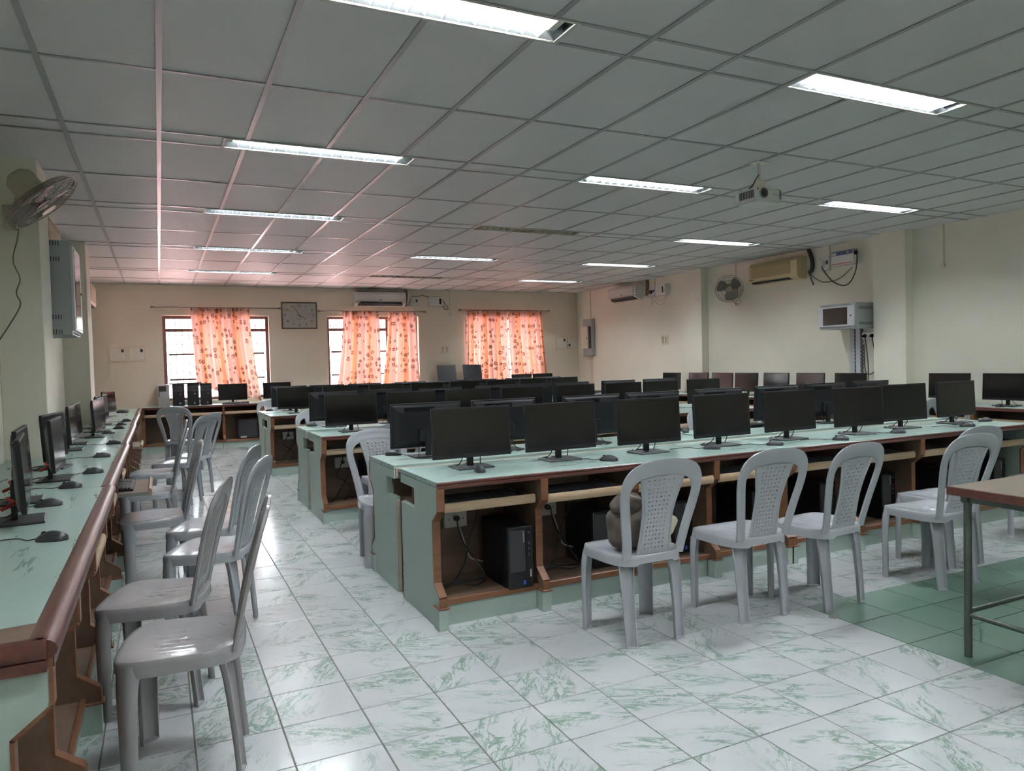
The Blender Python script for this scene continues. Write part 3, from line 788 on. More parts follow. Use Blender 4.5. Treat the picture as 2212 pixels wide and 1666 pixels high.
for i, (x, y) in enumerate([(-.374, 3.117), (-.48, 3.939), (-.447, 4.499), (-.382, 5.071), (-.394, 6.007), (-.371, 7.03), (-.475, 8.25), (-.413, 8.9), (-.414, 9.494), (-.386, 10.156)]):
    mouse('black mouse on the left wall desks, %s from the camera' % ORD[i], x, y, PI / 2 + R([-18, 4, -8, 2, 0, -5, 3, -6, 5, -4][i]), 'mice on the left wall desks')
mouse('black mouse on the right wall desks in front of the nearest monitor', 8.03, 4.75, -PI / 2, 'mice on the right wall desks')

# ================================================================ KEYBOARDS
def make_keyboard(label):
    t_ = thing('keyboard', label, 'keyboard', (0, 0, 0))
    MB().prism([(-.075, 0), (.075, 0), (.075, .024), (.06, .026), (-.075, .012)], 'x', -.22, .22).obj('body', 'black', t_)
    mb = MB()
    for r_ in range(6):
        y = -.060 + r_ * .0205; z = .0135 + r_ * .0021
        for x0, n_ in ((-.212, 15), (.088, 3), (.148, 4)):
            if r_ == 0 and n_ == 15:
                ws = [(0, 1.3), (1.35, 1.0), (2.4, 1.2), (3.7, 5.6), (9.4, 1.2), (10.7, 1.2), (12, 1.2), (13.3, 1.6)]
                for a, w in ws: mb.box(x0 + a * .0190, y, z, x0 + (a + w) * .0190 - .002, y + .017, z + .007, .001)
                continue
            for c in range(n_):
                x = x0 + c * .0190; mb.box(x, y, z, x + .0168, y + .017, z + .007, .001)
    mb.obj('keys', 'key', t_, fix=False, kind='stuff')
    return t_
kb0 = make_keyboard(''); kn = [0]
def keyboard(label, x, y, z, rz=0.0, group='keyboards on the trays'):
    if kn[0] == 0: o = kb0; o.location = (x, y, z); o.rotation_euler = (0, 0, rz); o['label'] = label; o['group'] = group
    else: o = dup(kb0, label, (x, y, z), rz, group)
    kn[0] += 1; return o
cx1 = [DX0 + (a + b) / 2 for a, b in zip(dv, dv[1:])] + [DX0 + 2.467 + (a + b) / 2 for a, b in zip(dv2, dv2[1:])]
trs = list(tr1[0]) + list(tr1[1])
for i in range(8):
    keyboard('black keyboard on the tray of the nearest row, %s bay from the aisle' % ORD[i], cx1[i] - .02, IS[0][0] + .055 - trs[i] + .115, .627, R([0, 0, 1, -2, 0, 0, 1, 0][i]))
for i in range(2):
    keyboard('black keyboard on the tray of the middle row, %s bay from the aisle' % ORD[i], cx1[i], IS[1][0] + .055 + .115, .627)
    keyboard('black keyboard on the tray of the farthest row, %s bay from the aisle' % ORD[i], cx1[i], IS[2][0] + .055 + .115, .627)
keyboard('black keyboard lying on the window side worktop of the nearest row', 4.70, 4.76, DH, PI, 'loose keyboards on worktops')
keyboard('black keyboard in front of the monitor under the bunched curtain', 1.20, 13.82, DH, R(2), 'loose keyboards on worktops')
keyboard('black keyboard on the pulled-out tray beside the left aisle chairs', -.25, 5.40, .627, PI / 2)
keyboard('black keyboard on the second pulled tray of the left wall desks', -.37, 6.02, .627, PI / 2)
keyboard('black keyboard on the left worktop near the window desks', -.52, 12.6, DH, PI / 2, 'loose keyboards on worktops')
for i, (x, y) in enumerate(((-.33, 2.90), (-.33, 3.52))): keyboard('black keyboard under the left worktop edge, %s bay' % ['second', 'third'][i], x - .02, y, .627, PI / 2)

# ================================================================ TOWERS
def make_tower(label, style):
    t_ = thing('computer_tower', label, 'computer', (0, 0, 0))
    w, d, h = (.075, .36, .34) if style == 'slim' else (.092, .40, .375)
    if style == 'rear':
        MB().box(-w, 0, 0, w, d, h, .003).obj('case', 'silver', t_, fix=False)
        MB().box(-w + .018, -.002, h - .115, w - .05, .002, h - .022).obj('power_supply_vent', 'slot', t_, fix=False)
        ng = MB()
        for r_ in (.016, .028, .04): ng.disc((.012, -.003, h - .185), 'y', r_ - .003, r_, .003, 18)
        ng.obj('fan_grille', 'steel', t_)
        for k in range(5): MB().box(-w + .03, -.003, .03 + k * .019, w - .05, .002, .042 + k * .019, .0008).obj('slot_cover', 'steel', t_, fix=False)
        for k in range(4): MB().box(-w + .012, -.004, h - .20 + k * .022, -w + .03, .001, h - .185 + k * .022).obj('port', 'slot', t_, fix=False)
    else:
        MB().box(-w, .012, 0, w, d, h, .003).obj('case', 'black', t_, fix=False)
        MB().box(-w - .001, 0, 0, w + .001, .016, h + .001, .005).obj('front_panel', 'black_gloss', t_, fix=False)
        if style == 'slim':
            MB().box(-w + .006, -.003, .095, w - .052, .002, h - .018, .002).obj('grey_inset', 'charcoal', t_, fix=False)
            text('maker_name', 'Lenovo', .020, (w - .058, -.0035, h - .055), (PI / 2, R(90), 0), 'logo', t_, .0004)
            MB().box(w - .065, -.002, .022, w - .050, .001, .044).obj('sticker', 'blue', t_, fix=False)
            MB().box(w - .022, -.002, .060, w - .014, .001, .10).obj('label_strip', 'logo', t_, fix=False)
            MB().disc((w - .028, -.001, h - .035), 'y', 0, .007, -.003, 12).obj('power_button', 'charcoal', t_)
            for k in range(3): MB().box(w - .032, -.002, h - .10 - k * .03, w - .024, .001, h - .085 - k * .03).obj('port', 'slot', t_, fix=False)
        else:
            MB().box(-w + .012, -.003, h - .075, w - .012, .002, h - .03, .002).obj('drive_door', 'charcoal', t_, fix=False)
            MB().box(-w + .012, -.003, h - .125, w - .012, .002, h - .082, .002).obj('drive_door', 'charcoal', t_, fix=False)
            MB().disc((.03, -.002, h - .17), 'y', 0, .009, -.003, 14).obj('power_button', 'steel', t_)
            MB().disc((.022, -.001, .045), 'y', 0, .014, -.003, 16).obj('round_badge', 'logo', t_)
    return t_
tws = make_tower('black computer tower with grey inset in the first bay by the aisle', 'slim')
tws.location = (1.745, 3.565, .136); tws['group'] = 'towers in the desk bays'
for i in range(1, 8):
    dup(tws, 'black computer tower under the nearest row, %s bay from the aisle' % ORD[i], (cx1[i] + .18, 3.66 + .02 * (i % 3), .136), 0, 'towers in the desk bays')
for r_ in (1, 2):
    for i in (0, 1): dup(tws, 'black computer tower under the %s row, %s bay from the aisle' % (nm[r_], ORD[i]), (cx1[i] + .19, IS[r_][0] + .12, .136), 0, 'towers in the desk bays')
twr = make_tower('silver back of a computer tower on the window desk, far left of four', 'rear'); twr.location = (.055, 13.86, DH)
twb = make_tower('black computer tower standing next to the silver one', 'wide'); twb.location = (.285, 13.84, DH)
dup(twb, 'black computer tower on the window desk, third of the four', (.515, 13.84, DH), R(-3), 'towers on the window desk')
dup(twb, 'black computer tower on the window desk, right end of the four', (.725, 13.84, DH), R(-2), 'towers on the window desk')
for o in (twr, twb): o['group'] = 'towers on the window desk'
big = thing('computer_tower', 'large black computer case lying in the bay under the window desk', 'computer', (1.22, 13.86, .136))
MB().box(0, 0, 0, .36, .2, .36, .006).obj('case', 'black', big, fix=False)
MB().box(.02, -.002, .02, .34, .002, .34, .002).obj('side_panel', 'charcoal', big, fix=False)
MB().box(.05, -.004, .015, .15, .0, .05, .001).obj('sticker', 'logo', big, fix=False)

_sl = thing('flat_panel', 'thin black panel lying across the tops of the window desk towers', 'panel', (.40, 14.06, DH + .3765))
MB().box(-.26, -.16, 0, .26, .16, .018, .004).obj('panel_body', 'black', _sl, fix=False)
# loose cables in the first bays
def cable(label, pts, r=.004, m='cable', group='cables under the nearest desk row'):
    o = MB().tube(catmull(pts, 6), r, 6).obj('cable', m, None, 60); tag(o, label, 'cable', group); return o
for k in range(3):
    x = DX0 + dv[k] + .036 + .24; yb_ = 3.53 + .62 - .165
    nmk = ['first', 'second', 'third'][k]
    cable('black power cable hanging from the socket in the %s bay' % nmk, [(x, yb_ - .02, .475), (x + .005, yb_ - .03, .40), (x + .03, yb_ - .06, .32), (x + .09, yb_ - .05, .24), (x + .12, yb_ - .10, .17), (x + .13, yb_ - .12, .142)])
    cable('white cable looping in front of the %s bay back panel' % nmk, [(x + .005, yb_ - .025, .45), (x + .03, yb_ - .05, .34), (x + .06, yb_ - .05, .25), (x + .12, yb_ - .05, .22), (x + .19, yb_ - .08, .20)], .004, 'cable_white')
    cable('thick black cable swinging down to the shelf in the %s bay' % nmk, [(x + .10, yb_ - .02, .60), (x + .11, yb_ - .05, .48), (x + .06, yb_ - .05, .36), (x + .02, yb_ - .08, .24), (x - .06, yb_ - .12, .15), (x - .15, yb_ - .2, .143)], .005)
    cable('black cable tangle lying on the %s bay shelf' % nmk, [(x - .20, yb_ - .25, .142), (x - .08, yb_ - .18, .150), (x + .02, yb_ - .24, .143), (x + .10, yb_ - .18, .150), (x - .02, yb_ - .14, .146), (x - .16, yb_ - .15, .143)], .006)
for r_ in (1, 2):
    x = DX0 + .30; yb_ = IS[r_][0] + .455
    cable('black cable loop in the aisle bay of the %s row' % nm[r_], [(x, yb_, .58), (x - .05, yb_ - .06, .46), (x - .10, yb_ - .08, .36), (x - .02, yb_ - .05, .30), (x + .03, yb_ - .10, .22), (x - .05, yb_ - .15, .145)], .005, 'cable', 'cables under the farther rows')
    cable('second black cable in the aisle bay of the %s row' % nm[r_], [(x + .05, yb_, .56), (x + .06, yb_ - .05, .42), (x - .02, yb_ - .06, .30), (x - .14, yb_ - .12, .15), (x - .22, yb_ - .2, .142)], .005, 'cable', 'cables under the farther rows')

# ================================================================ CHAIRS
def ycurve(z):
    pts = [(.40, -.160), (.46, -.172), (.60, -.203), (.74, -.238), (.83, -.264), (.905, -.290)]
    if z <= pts[0][0]: return pts[0][1]
    for (a, b), (c, d) in zip(pts, pts[1:]):
        if z <= c: return b + (d - b) * (z - a) / (c - a)
    return pts[-1][1] + (z - .905) * -.35
def make_chair(label, slats=False, m='chair'):
    t_ = thing('plastic_chair', label, 'chair')
    # seat
    N, K = 48, 12; mb = MB(); mb.v.append((0, .02, .427)); 
    def bd(a):
        c, s_ = math.cos(a), math.sin(a); e = 2 / 3.6
        x = math.copysign(abs(c) ** e, c); y = math.copysign(abs(s_) ** e, s_)
        hw = .185 + .030 * (y * .5 + .5)
        return x * hw, .012 + y * .200
    def zt(x, y, t):
        z = .442 - .016 * (1 - t ** 2.2)
        if y > .12: z -= (y - .12) ** 2 * 1.6
        if t < .9: z += .0014 * math.sin(x * 150 * (1 + .6 * y)) * max(0, .95 - t) * (3.0 if y < .1 else 1.2)
        return z
    for k in range(1, K + 1):
        t = k / K
        for i in range(N):
            x, y = bd(2 * PI * i / N); mb.v.append((x * t, .012 + (y - .012) * t, zt(x * t, y * t, t)))
    for gx, dz in ((1.018, .006), (1.03, .020), (1.032, .052)):
        for i in range(N):
            x, y = bd(2 * PI * i / N); mb.v.append((x * gx, .012 + (y - .012) * gx, zt(x, y, 1) - dz * (0.75 if abs(y) > .18 else 1)))
    for i in range(N):
        j = (i + 1) % N; mb.f.append((0, 1 + i, 1 + j))
        for k in range(K + 2): a = 1 + k * N; mb.f.append((a + i, a + N + i, a + N + j, a + j))
    me = mb.mesh('seat', m)
    bm = bmesh.new(); bm.from_mesh(me); bmesh.ops.recalc_face_normals(bm, faces=bm.faces); bmesh.ops.solidify(bm, geom=bm.faces[:], thickness=.004); bm.to_mesh(me); bm.free()
    me.polygons.foreach_set('use_smooth', [True] * len(me.polygons)); me.set_sharp_from_angle(angle=R(50))
    link('seat', me, t_)
    # hoop of the back
    half = [(.150, .425), (.160, .50), (.178, .60), (.196, .69), (.203, .745), (.197, .79), (.175, .828), (.134, .853), (.075, .866), (0, .870)]
    path = [(-x, z) for x, z in half] + [(x, z) for x, z in reversed(half[:-1])]
    pth = catmull([(x, 0, z) for x, z in path], 3); rings = []
    for i, p in enumerate(pth):
        a = pth[max(i - 1, 0)]; b = pth[min(i + 1, len(pth) - 1)]; T = (b - a).normalized(); nrm = Vector((-T.z, 0, T.x))   # in-plane normal
        wd = .0245 + .0145 * min(1, max(0, (p.z - .76) / .09))
        sec = [(-1, -.5), (-.7, -1), (.7, -1), (1, -.5), (1, .5), (.75, 1), (.35, .55), (-.35, .55), (-.75, 1), (-1, .5)]
        rg = []
        for u, v in sec:
            q = p + nrm * (u * wd); yy = ycurve(min(q.z, .93)); rg.append((q.x, yy + v * .009, q.z))
        rings.append(rg)
    MB().loft(rings).obj('back_frame', m, t_, 45)
    # centre panel
    z0, z1 = .415, .845
    def hwz(z):
        t = (z - z0) / (z1 - z0); return .090 - .010 * math.sin(PI * min(1, t * 1.2)) + .034 * (max(0, t - .5) / .5) ** 1.5
    nx, nz = (15, 61) if not slats else (13, 24)
    xs_ = [-1 + 2 * i / nx for i in range(nx + 1)]; zs_ = [z0 + (z1 - z0) * j / nz for j in range(nz + 1)]
    if not slats:
        xs_ = [-1, -.86] + [-.86 + 1.72 * (i + (.36 if i % 2 else 0)) / 14 * 1.0 for i in range(1, 14)] + [.86, 1]
    mb = MB()
    for j, z in enumerate(zs_):
        for i, u in enumerate(xs_):
            x = u * hwz(z); bmp = 0
            if not slats and 1 < i < len(xs_) - 2 and 4 < j < nz - 3: bmp = .0018 * (1 if (i // 2 + j // 3) % 2 else -1)
            zc = min(z, .895 - .10 * (abs(x) / .16) ** 2.2)
            mb.v.append((x, ycurve(z) + .006 + bmp + .010 * (1 - u * u) * math.sin(PI * (z - z0) / (z1 - z0)), zc))
    w = len(xs_)
    for j in range(nz):
        for i in range(w - 1):
            if slats: hole = (i % 2 == 1 and 1 < i < w - 3 + 1 and 4 <= j < nz - 3)
            else: hole = (i % 2 == 0 and 2 <= i <= w - 4 and j % 3 == 1 and 5 < j < nz - 4)
            if hole: continue
            a = j * w + i; mb.f.append((a, a + 1, a + w + 1, a + w))
    me = mb.mesh('back_panel', m)
    bm = bmesh.new(); bm.from_mesh(me); bmesh.ops.recalc_face_normals(bm, faces=bm.faces); bmesh.ops.solidify(bm, geom=bm.faces[:], thickness=.006); bm.to_mesh(me); bm.free()
    me.polygons.foreach_set('use_smooth', [True] * len(me.polygons)); me.set_sharp_from_angle(angle=R(35))
    link('back_panel', me, t_)
    for s_ in (-1, 1):
        pts = [(s_ * (hwz(z) + .001), ycurve(z) + .004, min(z, .893 - .10 * (hwz(z) / .16) ** 2.2)) for z in [z0 + (z1 - z0) * k / 14 for k in range(15)]]
        MB().tube(pts, .0075, 6).obj('panel_rib', m, t_, 60)
    # legs: tapered open channels
    def leg(top, knee, foot, aim, w0, w1):
        P = catmull([top, knee, foot], 5); rg = []; n = 9
        A = Vector((math.cos(aim), math.sin(aim), 0)); B = Vector((-A.y, A.x, 0))
        for i, p in enumerate(P):
            t = i / (len(P) - 1); r_ = w0 + (w1 - w0) * min(1, t * 1.3); ring = []
            angs = [R(-100 + 200 * k / (n - 1)) for k in range(n)]
            for a in angs: 
                rr = r_ * (1 + (.07 if abs(abs(a) - R(50)) < R(14) else 0))
                ring.append(p + A * (math.cos(a) * rr * .72) + B * (math.sin(a) * rr))
            for a in reversed(angs): ring.append(p + A * (math.cos(a) * (r_ - .004) * .72 - .0015) + B * (math.sin(a) * (r_ - .0045)))
            rings_i = ring; rg.append(rings_i)
        mb = MB().loft(rg)
        f = rg[-1][:n]; mb.loft([[Vector((q.x, q.y, 0)) for q in f], [Vector((q.x, q.y, .006)) for q in f]])
        mb.obj('leg', m, t_, 50)
    for s_ in (-1, 1):
        leg((s_ * .150, .150, .430), (s_ * .176, .160, .32), (s_ * .180, .160, 0), R(90 - s_ * 38), .056, .038)
        leg((s_ * .134, -.125, .435), (s_ * .142, -.150, .32), (s_ * .140, -.178, 0), R(90 + s_ * 12), .046, .030)
    return t_
ch0 = make_chair('grey plastic chair at the nearest row with a cloth bag on its seat')
chs = make_chair('warm grey plastic chair with vertical slots, second from the camera in the left aisle', True, 'chair_dark')
chw = make_chair('warm grey plastic chair with shiny seat, nearest to the camera in the left aisle', False, 'chair_dark')
ch0.location = (2.12, 3.04, 0); ch0.rotation_euler = (0, 0, R(-1))
chs.location = (-.035, 3.43, 0); chs.rotation_euler = (0, 0, R(76))
chw.location = (.055, 2.81, 0); chw.rotation_euler = (0, 0, R(82))
GA, GB = 'grey chairs at the camera side of the nearest row', 'grey chairs in the left aisle'
ch0['group'] = GA; chs['group'] = GB; chw['group'] = GB
for lb, x, y, a, g in (
    ('grey plastic chair at the nearest row, right of the one with the bag', 2.81, 3.025, -1, GA),
    ('grey plastic chair at the nearest row with one foot on the green tiles', 3.30, 2.95, 5, GA),
    ('grey plastic chair behind the corner of the wooden table', 4.17, 2.87, -3, GA),
    ('grey plastic chair pushed close to the desk behind the table corner chair', 4.60, 3.10, -2, GA),
    ('grey plastic chair at the nearest row cut by the right picture edge', 5.86, 3.12, 3, GA),
    ('grey plastic chair in the left aisle, third from the camera, woven back turned to view', .225, 4.20, 68, GB),
    ('grey plastic chair in the left aisle right behind the third one, woven back half hidden', .24, 4.80, 70, GB),
    ('grey plastic chair at the left wall desks next to the pulled-out tray', -.05, 5.30, 92, GB),
    ('grey plastic chair at the left wall desks behind the tray chair', -.10, 6.45, 88, GB),
    ('grey plastic chair at the left wall desks, fourth along the desks', -.07, 7.62, 90, GB),
    ('grey plastic chair in the far left aisle, seat pointing at the left wall desks', .14, 8.32, 66, GB),
    ('grey plastic chair in the far left aisle standing farthest into the aisle', .28, 8.85, 62, GB),
    ('grey plastic chair facing the window desk towers', .25, 10.90, -22, GB),
    ('grey plastic chair behind the aisle end of the nearest row, facing the camera', 1.43, 5.06, 180, 'grey chairs between the rows'),
    ('grey plastic chair facing the aisle end of the middle row, seen from behind', 1.72, 6.02, 0, 'grey chairs between the rows'),
    ('grey plastic chair behind the nearest row, fourth monitor from the aisle', 4.60, 5.12, 182, 'grey chairs between the rows'),
    ('grey plastic chair behind the nearest row, fifth monitor from the aisle', 5.45, 5.14, 180, 'grey chairs between the rows'),
    ('grey plastic chair facing the middle row, right half', 5.93, 6.10, 2, 'grey chairs between the rows'),
    ('grey plastic chair facing the right wall desks', 7.33, 4.72, -88, 'grey chairs between the rows'),
    ('grey plastic chair behind the aisle end of the middle row', 1.56, 8.06, 180, 'grey chairs between the rows'),
    ('grey plastic chair behind the aisle end of the farthest row', 1.53, 11.36, 180, 'grey chairs between the rows'),
    ('grey plastic chair facing the right end of the farthest row', 5.85, 9.35, 0, 'grey chairs between the rows'),
    ('grey plastic chair behind the right end of the farthest row', 6.75, 11.40, 180, 'grey chairs between the rows')):
    dup(ch0, lb, (x, y, 0), R(a), g)

# bag and cloth on the first chair
def lump(name, c, r, m, seed, amp=.22, nu=26, nv=16, squash=1.0):
    rnd = random.Random(seed); ks = [(rnd.uniform(1, 5), rnd.uniform(1, 5), rnd.uniform(0, 6), rnd.uniform(.4, 1)) for _ in range(7)]; rings = []
    for j in range(nv + 1):
        th = PI * (j + .02) / (nv + .04); ring = []
        for i in range(nu):
            ph_ = 2 * PI * i / nu
            d = 1 + amp * sum(w * math.sin(a * th * 1.4 + p) * math.cos(round(b) * ph_ + p * 2) for a, b, p, w in ks) / 3
            ring.append((c[0] + r[0] * d * math.sin(th) * math.cos(ph_), c[1] + r[1] * d * math.sin(th) * math.sin(ph_), c[2] - r[2] * math.cos(th) * (1 + .4 * (d - 1))))
        rings.append(ring)
    return MB().loft(rings)
bag = thing('cloth_bag', 'dark brown cloth bag slumped on the seat of the first front chair', 'bag', (2.10, 3.03, .43))
lump('b', (-.01, 0, .115), (.125, .10, .12), 'bag', 3).obj('bag_body', 'bag', bag, 80)
lump('b', (-.03, -.015, .225), (.085, .07, .055), 'bag', 5, .35).obj('folded_flap', 'bag', bag, 80)
clo = thing('cloth', 'cream cloth bundle beside the brown bag on the chair', 'cloth', (2.235, 2.93, .455))
lump('b', (.0, 0, .10), (.045, .045, .075), 'cloth', 9, .45).obj('bundle', 'cloth', clo, 80)
lump('b', (-.01, .02, .03), (.05, .05, .035), 'cloth', 12, .4).obj('fold', 'cloth', clo, 80)

# ================================================================ TABLE on the right
tb = thing('wooden_table', 'wooden top table on dark green steel legs at the right edge', 'table', (3.15, 2.09, 0))
MB().box(0, -1.25, .735, 1.55, 0, .775, .004).obj('table_top', 'table_top', tb, fix=False)
MB().box(-.004, -1.254, .737, 0.0, .004, .773).box(0, .0, .737, 1.55, .004, .773).obj('table_edge_band', 'maroon', tb, fix=False)
for x, y in ((.085, -.035), (1.45, -.035), (.085, -1.20), (1.45, -1.20)):
    MB().cyl((x, y, 0), (x, y, .735), .0165, 12).obj('leg', 'table_leg', tb, 40)
MB().cyl((.085, -.035, .205), (1.45, -.035, .205), .011, 10).obj('rail', 'table_leg', tb, 40)
MB().cyl((.085, -.035, .19), (.085, -1.20, .19), .011, 10).obj('rail', 'table_leg', tb, 40)
MB().cyl((1.45, -.035, .19), (1.45, -1.20, .19), .011, 10).obj('rail', 'table_leg', tb, 40)
MB().box(.06, -1.22, .70, 1.47, -1.19, .735).box(.06, -.05, .70, 1.47, -.02, .735).box(.07, -1.2, .70, .10, -.04, .735).obj('apron_frame', 'table_leg', tb, fix=False)

# ================================================================ THINGS ON THE WALLS
# ---- clock
ck = thing('wall_clock', 'rectangular wall clock with bronze frame, hands near five to four', 'clock', (2.435, YB, 2.37))
cw, chh = .33, .254
MB().box(-cw, -.028, -chh, cw, 0, -chh + .022, .004).box(-cw, -.028, chh - .022, cw, 0, chh, .004).box(-cw, -.028, -chh + .022, -cw + .022, 0, chh - .022, .004).box(cw - .022, -.028, -chh + .022, cw, 0, chh - .022, .004).obj('clock_frame', 'clock_frame', ck, fix=False)
fc = MB().box(-cw + .02, -.014, -chh + .02, cw - .02, -.003, chh - .02).obj('clock_face', 'clock_face', ck, fix=False)
for n_, (x, z) in {12: (0, .185), 1: (.115, .165), 2: (.235, .105), 3: (.262, 0), 4: (.225, -.11), 5: (.125, -.172), 6: (0, -.185), 7: (-.115, -.172), 8: (-.215, -.11), 9: (-.262, 0), 10: (-.235, .105), 11: (-.118, .165)}.items():
    text('numeral', str(n_), .068, (x, -.0145, z), (PI / 2, 0, 0), 'ink', fc, .0008, sx=1.25)
for k in range(12):
    a = PI * k / 6; rr = .16 if k not in (3, 9) else .19
    MB().box(-.006, -.0155, -.0025, .006, -.014, .0025).xf(Matrix.Translation((math.sin(a) * rr, 0, math.cos(a) * rr * .72)) @ Matrix.Rotation(a + PI / 2, 4, 'Y')).obj('minute_mark', 'ink', fc, fix=False)
text('quartz_lettering', 'Quartz', .030, (0, -.0145, -.062), (PI / 2, 0, 0), 'ink', fc, .0006, sx=1.3)
def hand(a, l, w, nm_, y): MB().prism([(-w, -.035), (w, -.035), (w * .45, l), (-w * .45, l)], 'y', y, y + .002).xf(Matrix.Rotation(a, 4, 'Y')).obj(nm_, 'ink', ck)
hand(R(-30), .185, .006, 'minute_hand', -.020); hand(R(118), .135, .008, 'hour_hand', -.023); hand(R(152), .06, .002, 'second_hand', -.0245)
MB().box(-cw + .018, -.0265, -chh + .018, cw - .018, -.0255, chh - .018).obj('glass_cover', 'glass', ck, fix=False)

# ---- air conditioners
def aircon(label, loc, rz, w=1.02, h=.29, d=.20, old=False, group=None):
    t_ = thing('air_conditioner', label, 'air conditioner', loc, rz, group)
    hw = w / 2; body = 'yellowed' if old else 'white'
    if old: pr = [(0, 0), (0, h), (-.15, h), (-d, h - .05), (-d, .05), (-d + .03, .02), (-.08, 0)]
    else: pr = [(0, .01), (0, h), (-.13, h), (-d + .02, h - .02), (-d, h - .06), (-d, .085), (-d + .015, .055), (-.07, .0), (-.02, .0)]
    mb = MB().prism(pr, 'x', -hw, hw); mb.obj('casing', body, t_, 20)
    if old:
        g = MB().box(-hw + .05, -d - .004, .085, hw - .12, -d + .004, h - .045, .002).obj('front_grille', 'yellow_grille', t_, fix=False)
        for k in range(9): MB().box(-hw + .055, -d - .0065, .095 + k * .0165, hw - .125, -d - .003, .099 + k * .0165).obj('grille_slat', 'yellowed', g, fix=False)
        MB().box(-hw + .06, -d + .012, .004, hw - .16, -d + .10, .030).obj('air_outlet', 'vent', t_, fix=False)
        MB().box(-hw + .02, -d - .003, .058, -hw + .10, -d + .002, .072, .001).obj('maker_badge', 'ink', t_, fix=False)
    else:
        MB().prism([(-d + .004, .078), (-d + .018, .050), (-.10, .012), (-.09, .02), (-d + .03, .06), (-d + .014, .082)], 'x', -hw + .07, hw - .05).obj('air_outlet', 'vent', t_)
        MB().prism([(-d + .004, .082), (-d - .003, .078), (-d + .010, .052), (-d + .016, .056)], 'x', -hw + .10, hw - .08).obj('air_flap', 'black', t_)
        MB().box(-hw + .03, -d - .0012, .094, hw - .03, -d + .001, .098).obj('seam', 'slot', t_, fix=False)
        mb = MB().disc((0, -d - .001, 0), 'y', 0, .010, -.002, 16); mb.v = [(x * 2.3, y, z + .118) for x, y, z in mb.v]; mb.obj('oval_badge', 'navy', t_)
    return t_
aircon('white air conditioner on the back wall above the middle window', (3.975, YB, 2.55), 0, 1.02, .29, .21, False, 'white air conditioners')
a2 = aircon('white air conditioner high on the right wall near the far corner', (XR, 12.22, 2.535), -PI / 2, .96, .30, .21, False, 'white air conditioners')
for k, z in enumerate((.10, .15, .19, .235)): MB().box(.40, -.2125, z, .425, -.209, z + .02).obj('sticker_print', 'navy', a2, fix=False)
aircon('old yellowed air conditioner on the right wall beside the fan', (XR, 8.25, 2.49), -PI / 2, .96, .32, .20, True, 'yellowed air conditioners')
aircon('old yellowed air conditioner on the left wall above the grey cabinet', (XL, 7.70, 2.44), PI / 2, .92, .32, .20, True, 'yellowed air conditioners')
aircon('old yellowed air conditioner behind the second left column', (XL, 11.75, 2.30), PI / 2, .98, .34, .21, True, 'yellowed air conditioners')
def hose(label, pts, r, m, g='air conditioner hoses'):
    o = MB().tube(catmull(pts, 6), r, 8).obj('hose', m, None, 60); return tag(o, label, 'hose', g)
hose('white drain hose curving down beside the far right air conditioner', [(XR - .06, 11.74, 2.57), (XR - .05, 11.62, 2.575), (XR - .04, 11.50, 2.55), (XR - .03, 11.45, 2.48), (XR - .03, 11.46, 2.40)], .014, 'white')
hose('brown wrapped pipe rising beside the far right air conditioner', [(XR - .03, 11.62, 2.60), (XR - .03, 11.60, 2.74), (XR - .03, 11.60, 2.90)], .03, 'edge')
hose('brown wrapped pipe rising beside the back wall air conditioner', [(4.53, YB - .03, 2.58), (4.55, YB - .03, 2.74), (4.55, YB - .03, 2.90)], .028, 'table_top')
hose('black wrapped pipe beside the old air conditioner on the right wall', [(XR - .04, 7.69, 2.56), (XR - .04, 7.64, 2.62), (XR - .04, 7.64, 2.74), (XR - .04, 7.70, 2.90)], .028, 'cable')
hose('dark drain hose hanging under the old right wall air conditioner', [(XR - .04, 7.70, 2.56), (XR - .04, 7.66, 2.48), (XR - .04, 7.62, 2.38)], .011, 'fan_blade')
hose('grey drain pipe sloping over the middle curtain rod', [(4.48, YB - .05, 2.555), (4.62, YB - .05, 2.55), (4.75, YB - .05, 2.52), (4.80, YB - .05, 2.505)], .009, 'white')

# ---- electric boxes, plates
def plate(name, label, cat, loc, rz, w, h, d, m, parts=(), group=None):
    t_ = thing(name, label, cat, loc, rz, group)
    MB().box(-w / 2, -d, 0, w / 2, 0, h, .003).obj('box_body', m, t_, fix=False)
    for nm_, mm, x0, z0, x1, z1, dd in parts:
        MB().box(x0, -d - dd, z0, x1, -d + .001, z1, min(.001, dd / 3)).obj(nm_, mm, t_, fix=False)
    return t_
BW, RW, LW = 0, -PI / 2, PI / 2
for i, (x, lx) in enumerate(((-.63, 'left one of two near the left corner'), (-.338, 'right one of two near the left corner'))):
    plate('distribution_box', 'cream wall distribution box, ' + lx, 'box', (x, YB, 1.557), BW, .25, .265, .03, 'cream_p', [('door', 'offwhite', -.118, .03, .118, .232, .006), ('latch', 'slot', .055, .165, .095, .215, .009)], 'distribution boxes on the back wall')
for i, (x, z, lx, lz) in enumerate(((8.115, 1.64, 'left of the pair in the right corner', .18), (8.404, 1.645, 'right of the pair in the right corner', .06))):
    plate('distribution_box', 'pale wall distribution box, ' + lx, 'box', (x, YB, z), BW, .25, .275, .03, 'cream_p', [('door', 'offwhite', -.118, .03, .118, .24, .006), ('latch', 'slot', (.06 if i == 0 else -.10), lz, (.10 if i == 0 else -.06), lz + .055, .009)], 'distribution boxes on the back wall')
def vent_plate(label, loc, rz):
    t_ = plate('socket_plate', label, 'socket plate', loc, rz, .21, .175, .012, 'cream_p', [], 'double socket plates')
    for s_ in (-.045, .045):
        for k in range(5): MB().box(s_ - .016, -.0145, .03 + k * .026, s_ + .016, -.011, .045 + k * .026).obj('socket_row', 'edge' if k % 2 else 'beige', t_, fix=False)
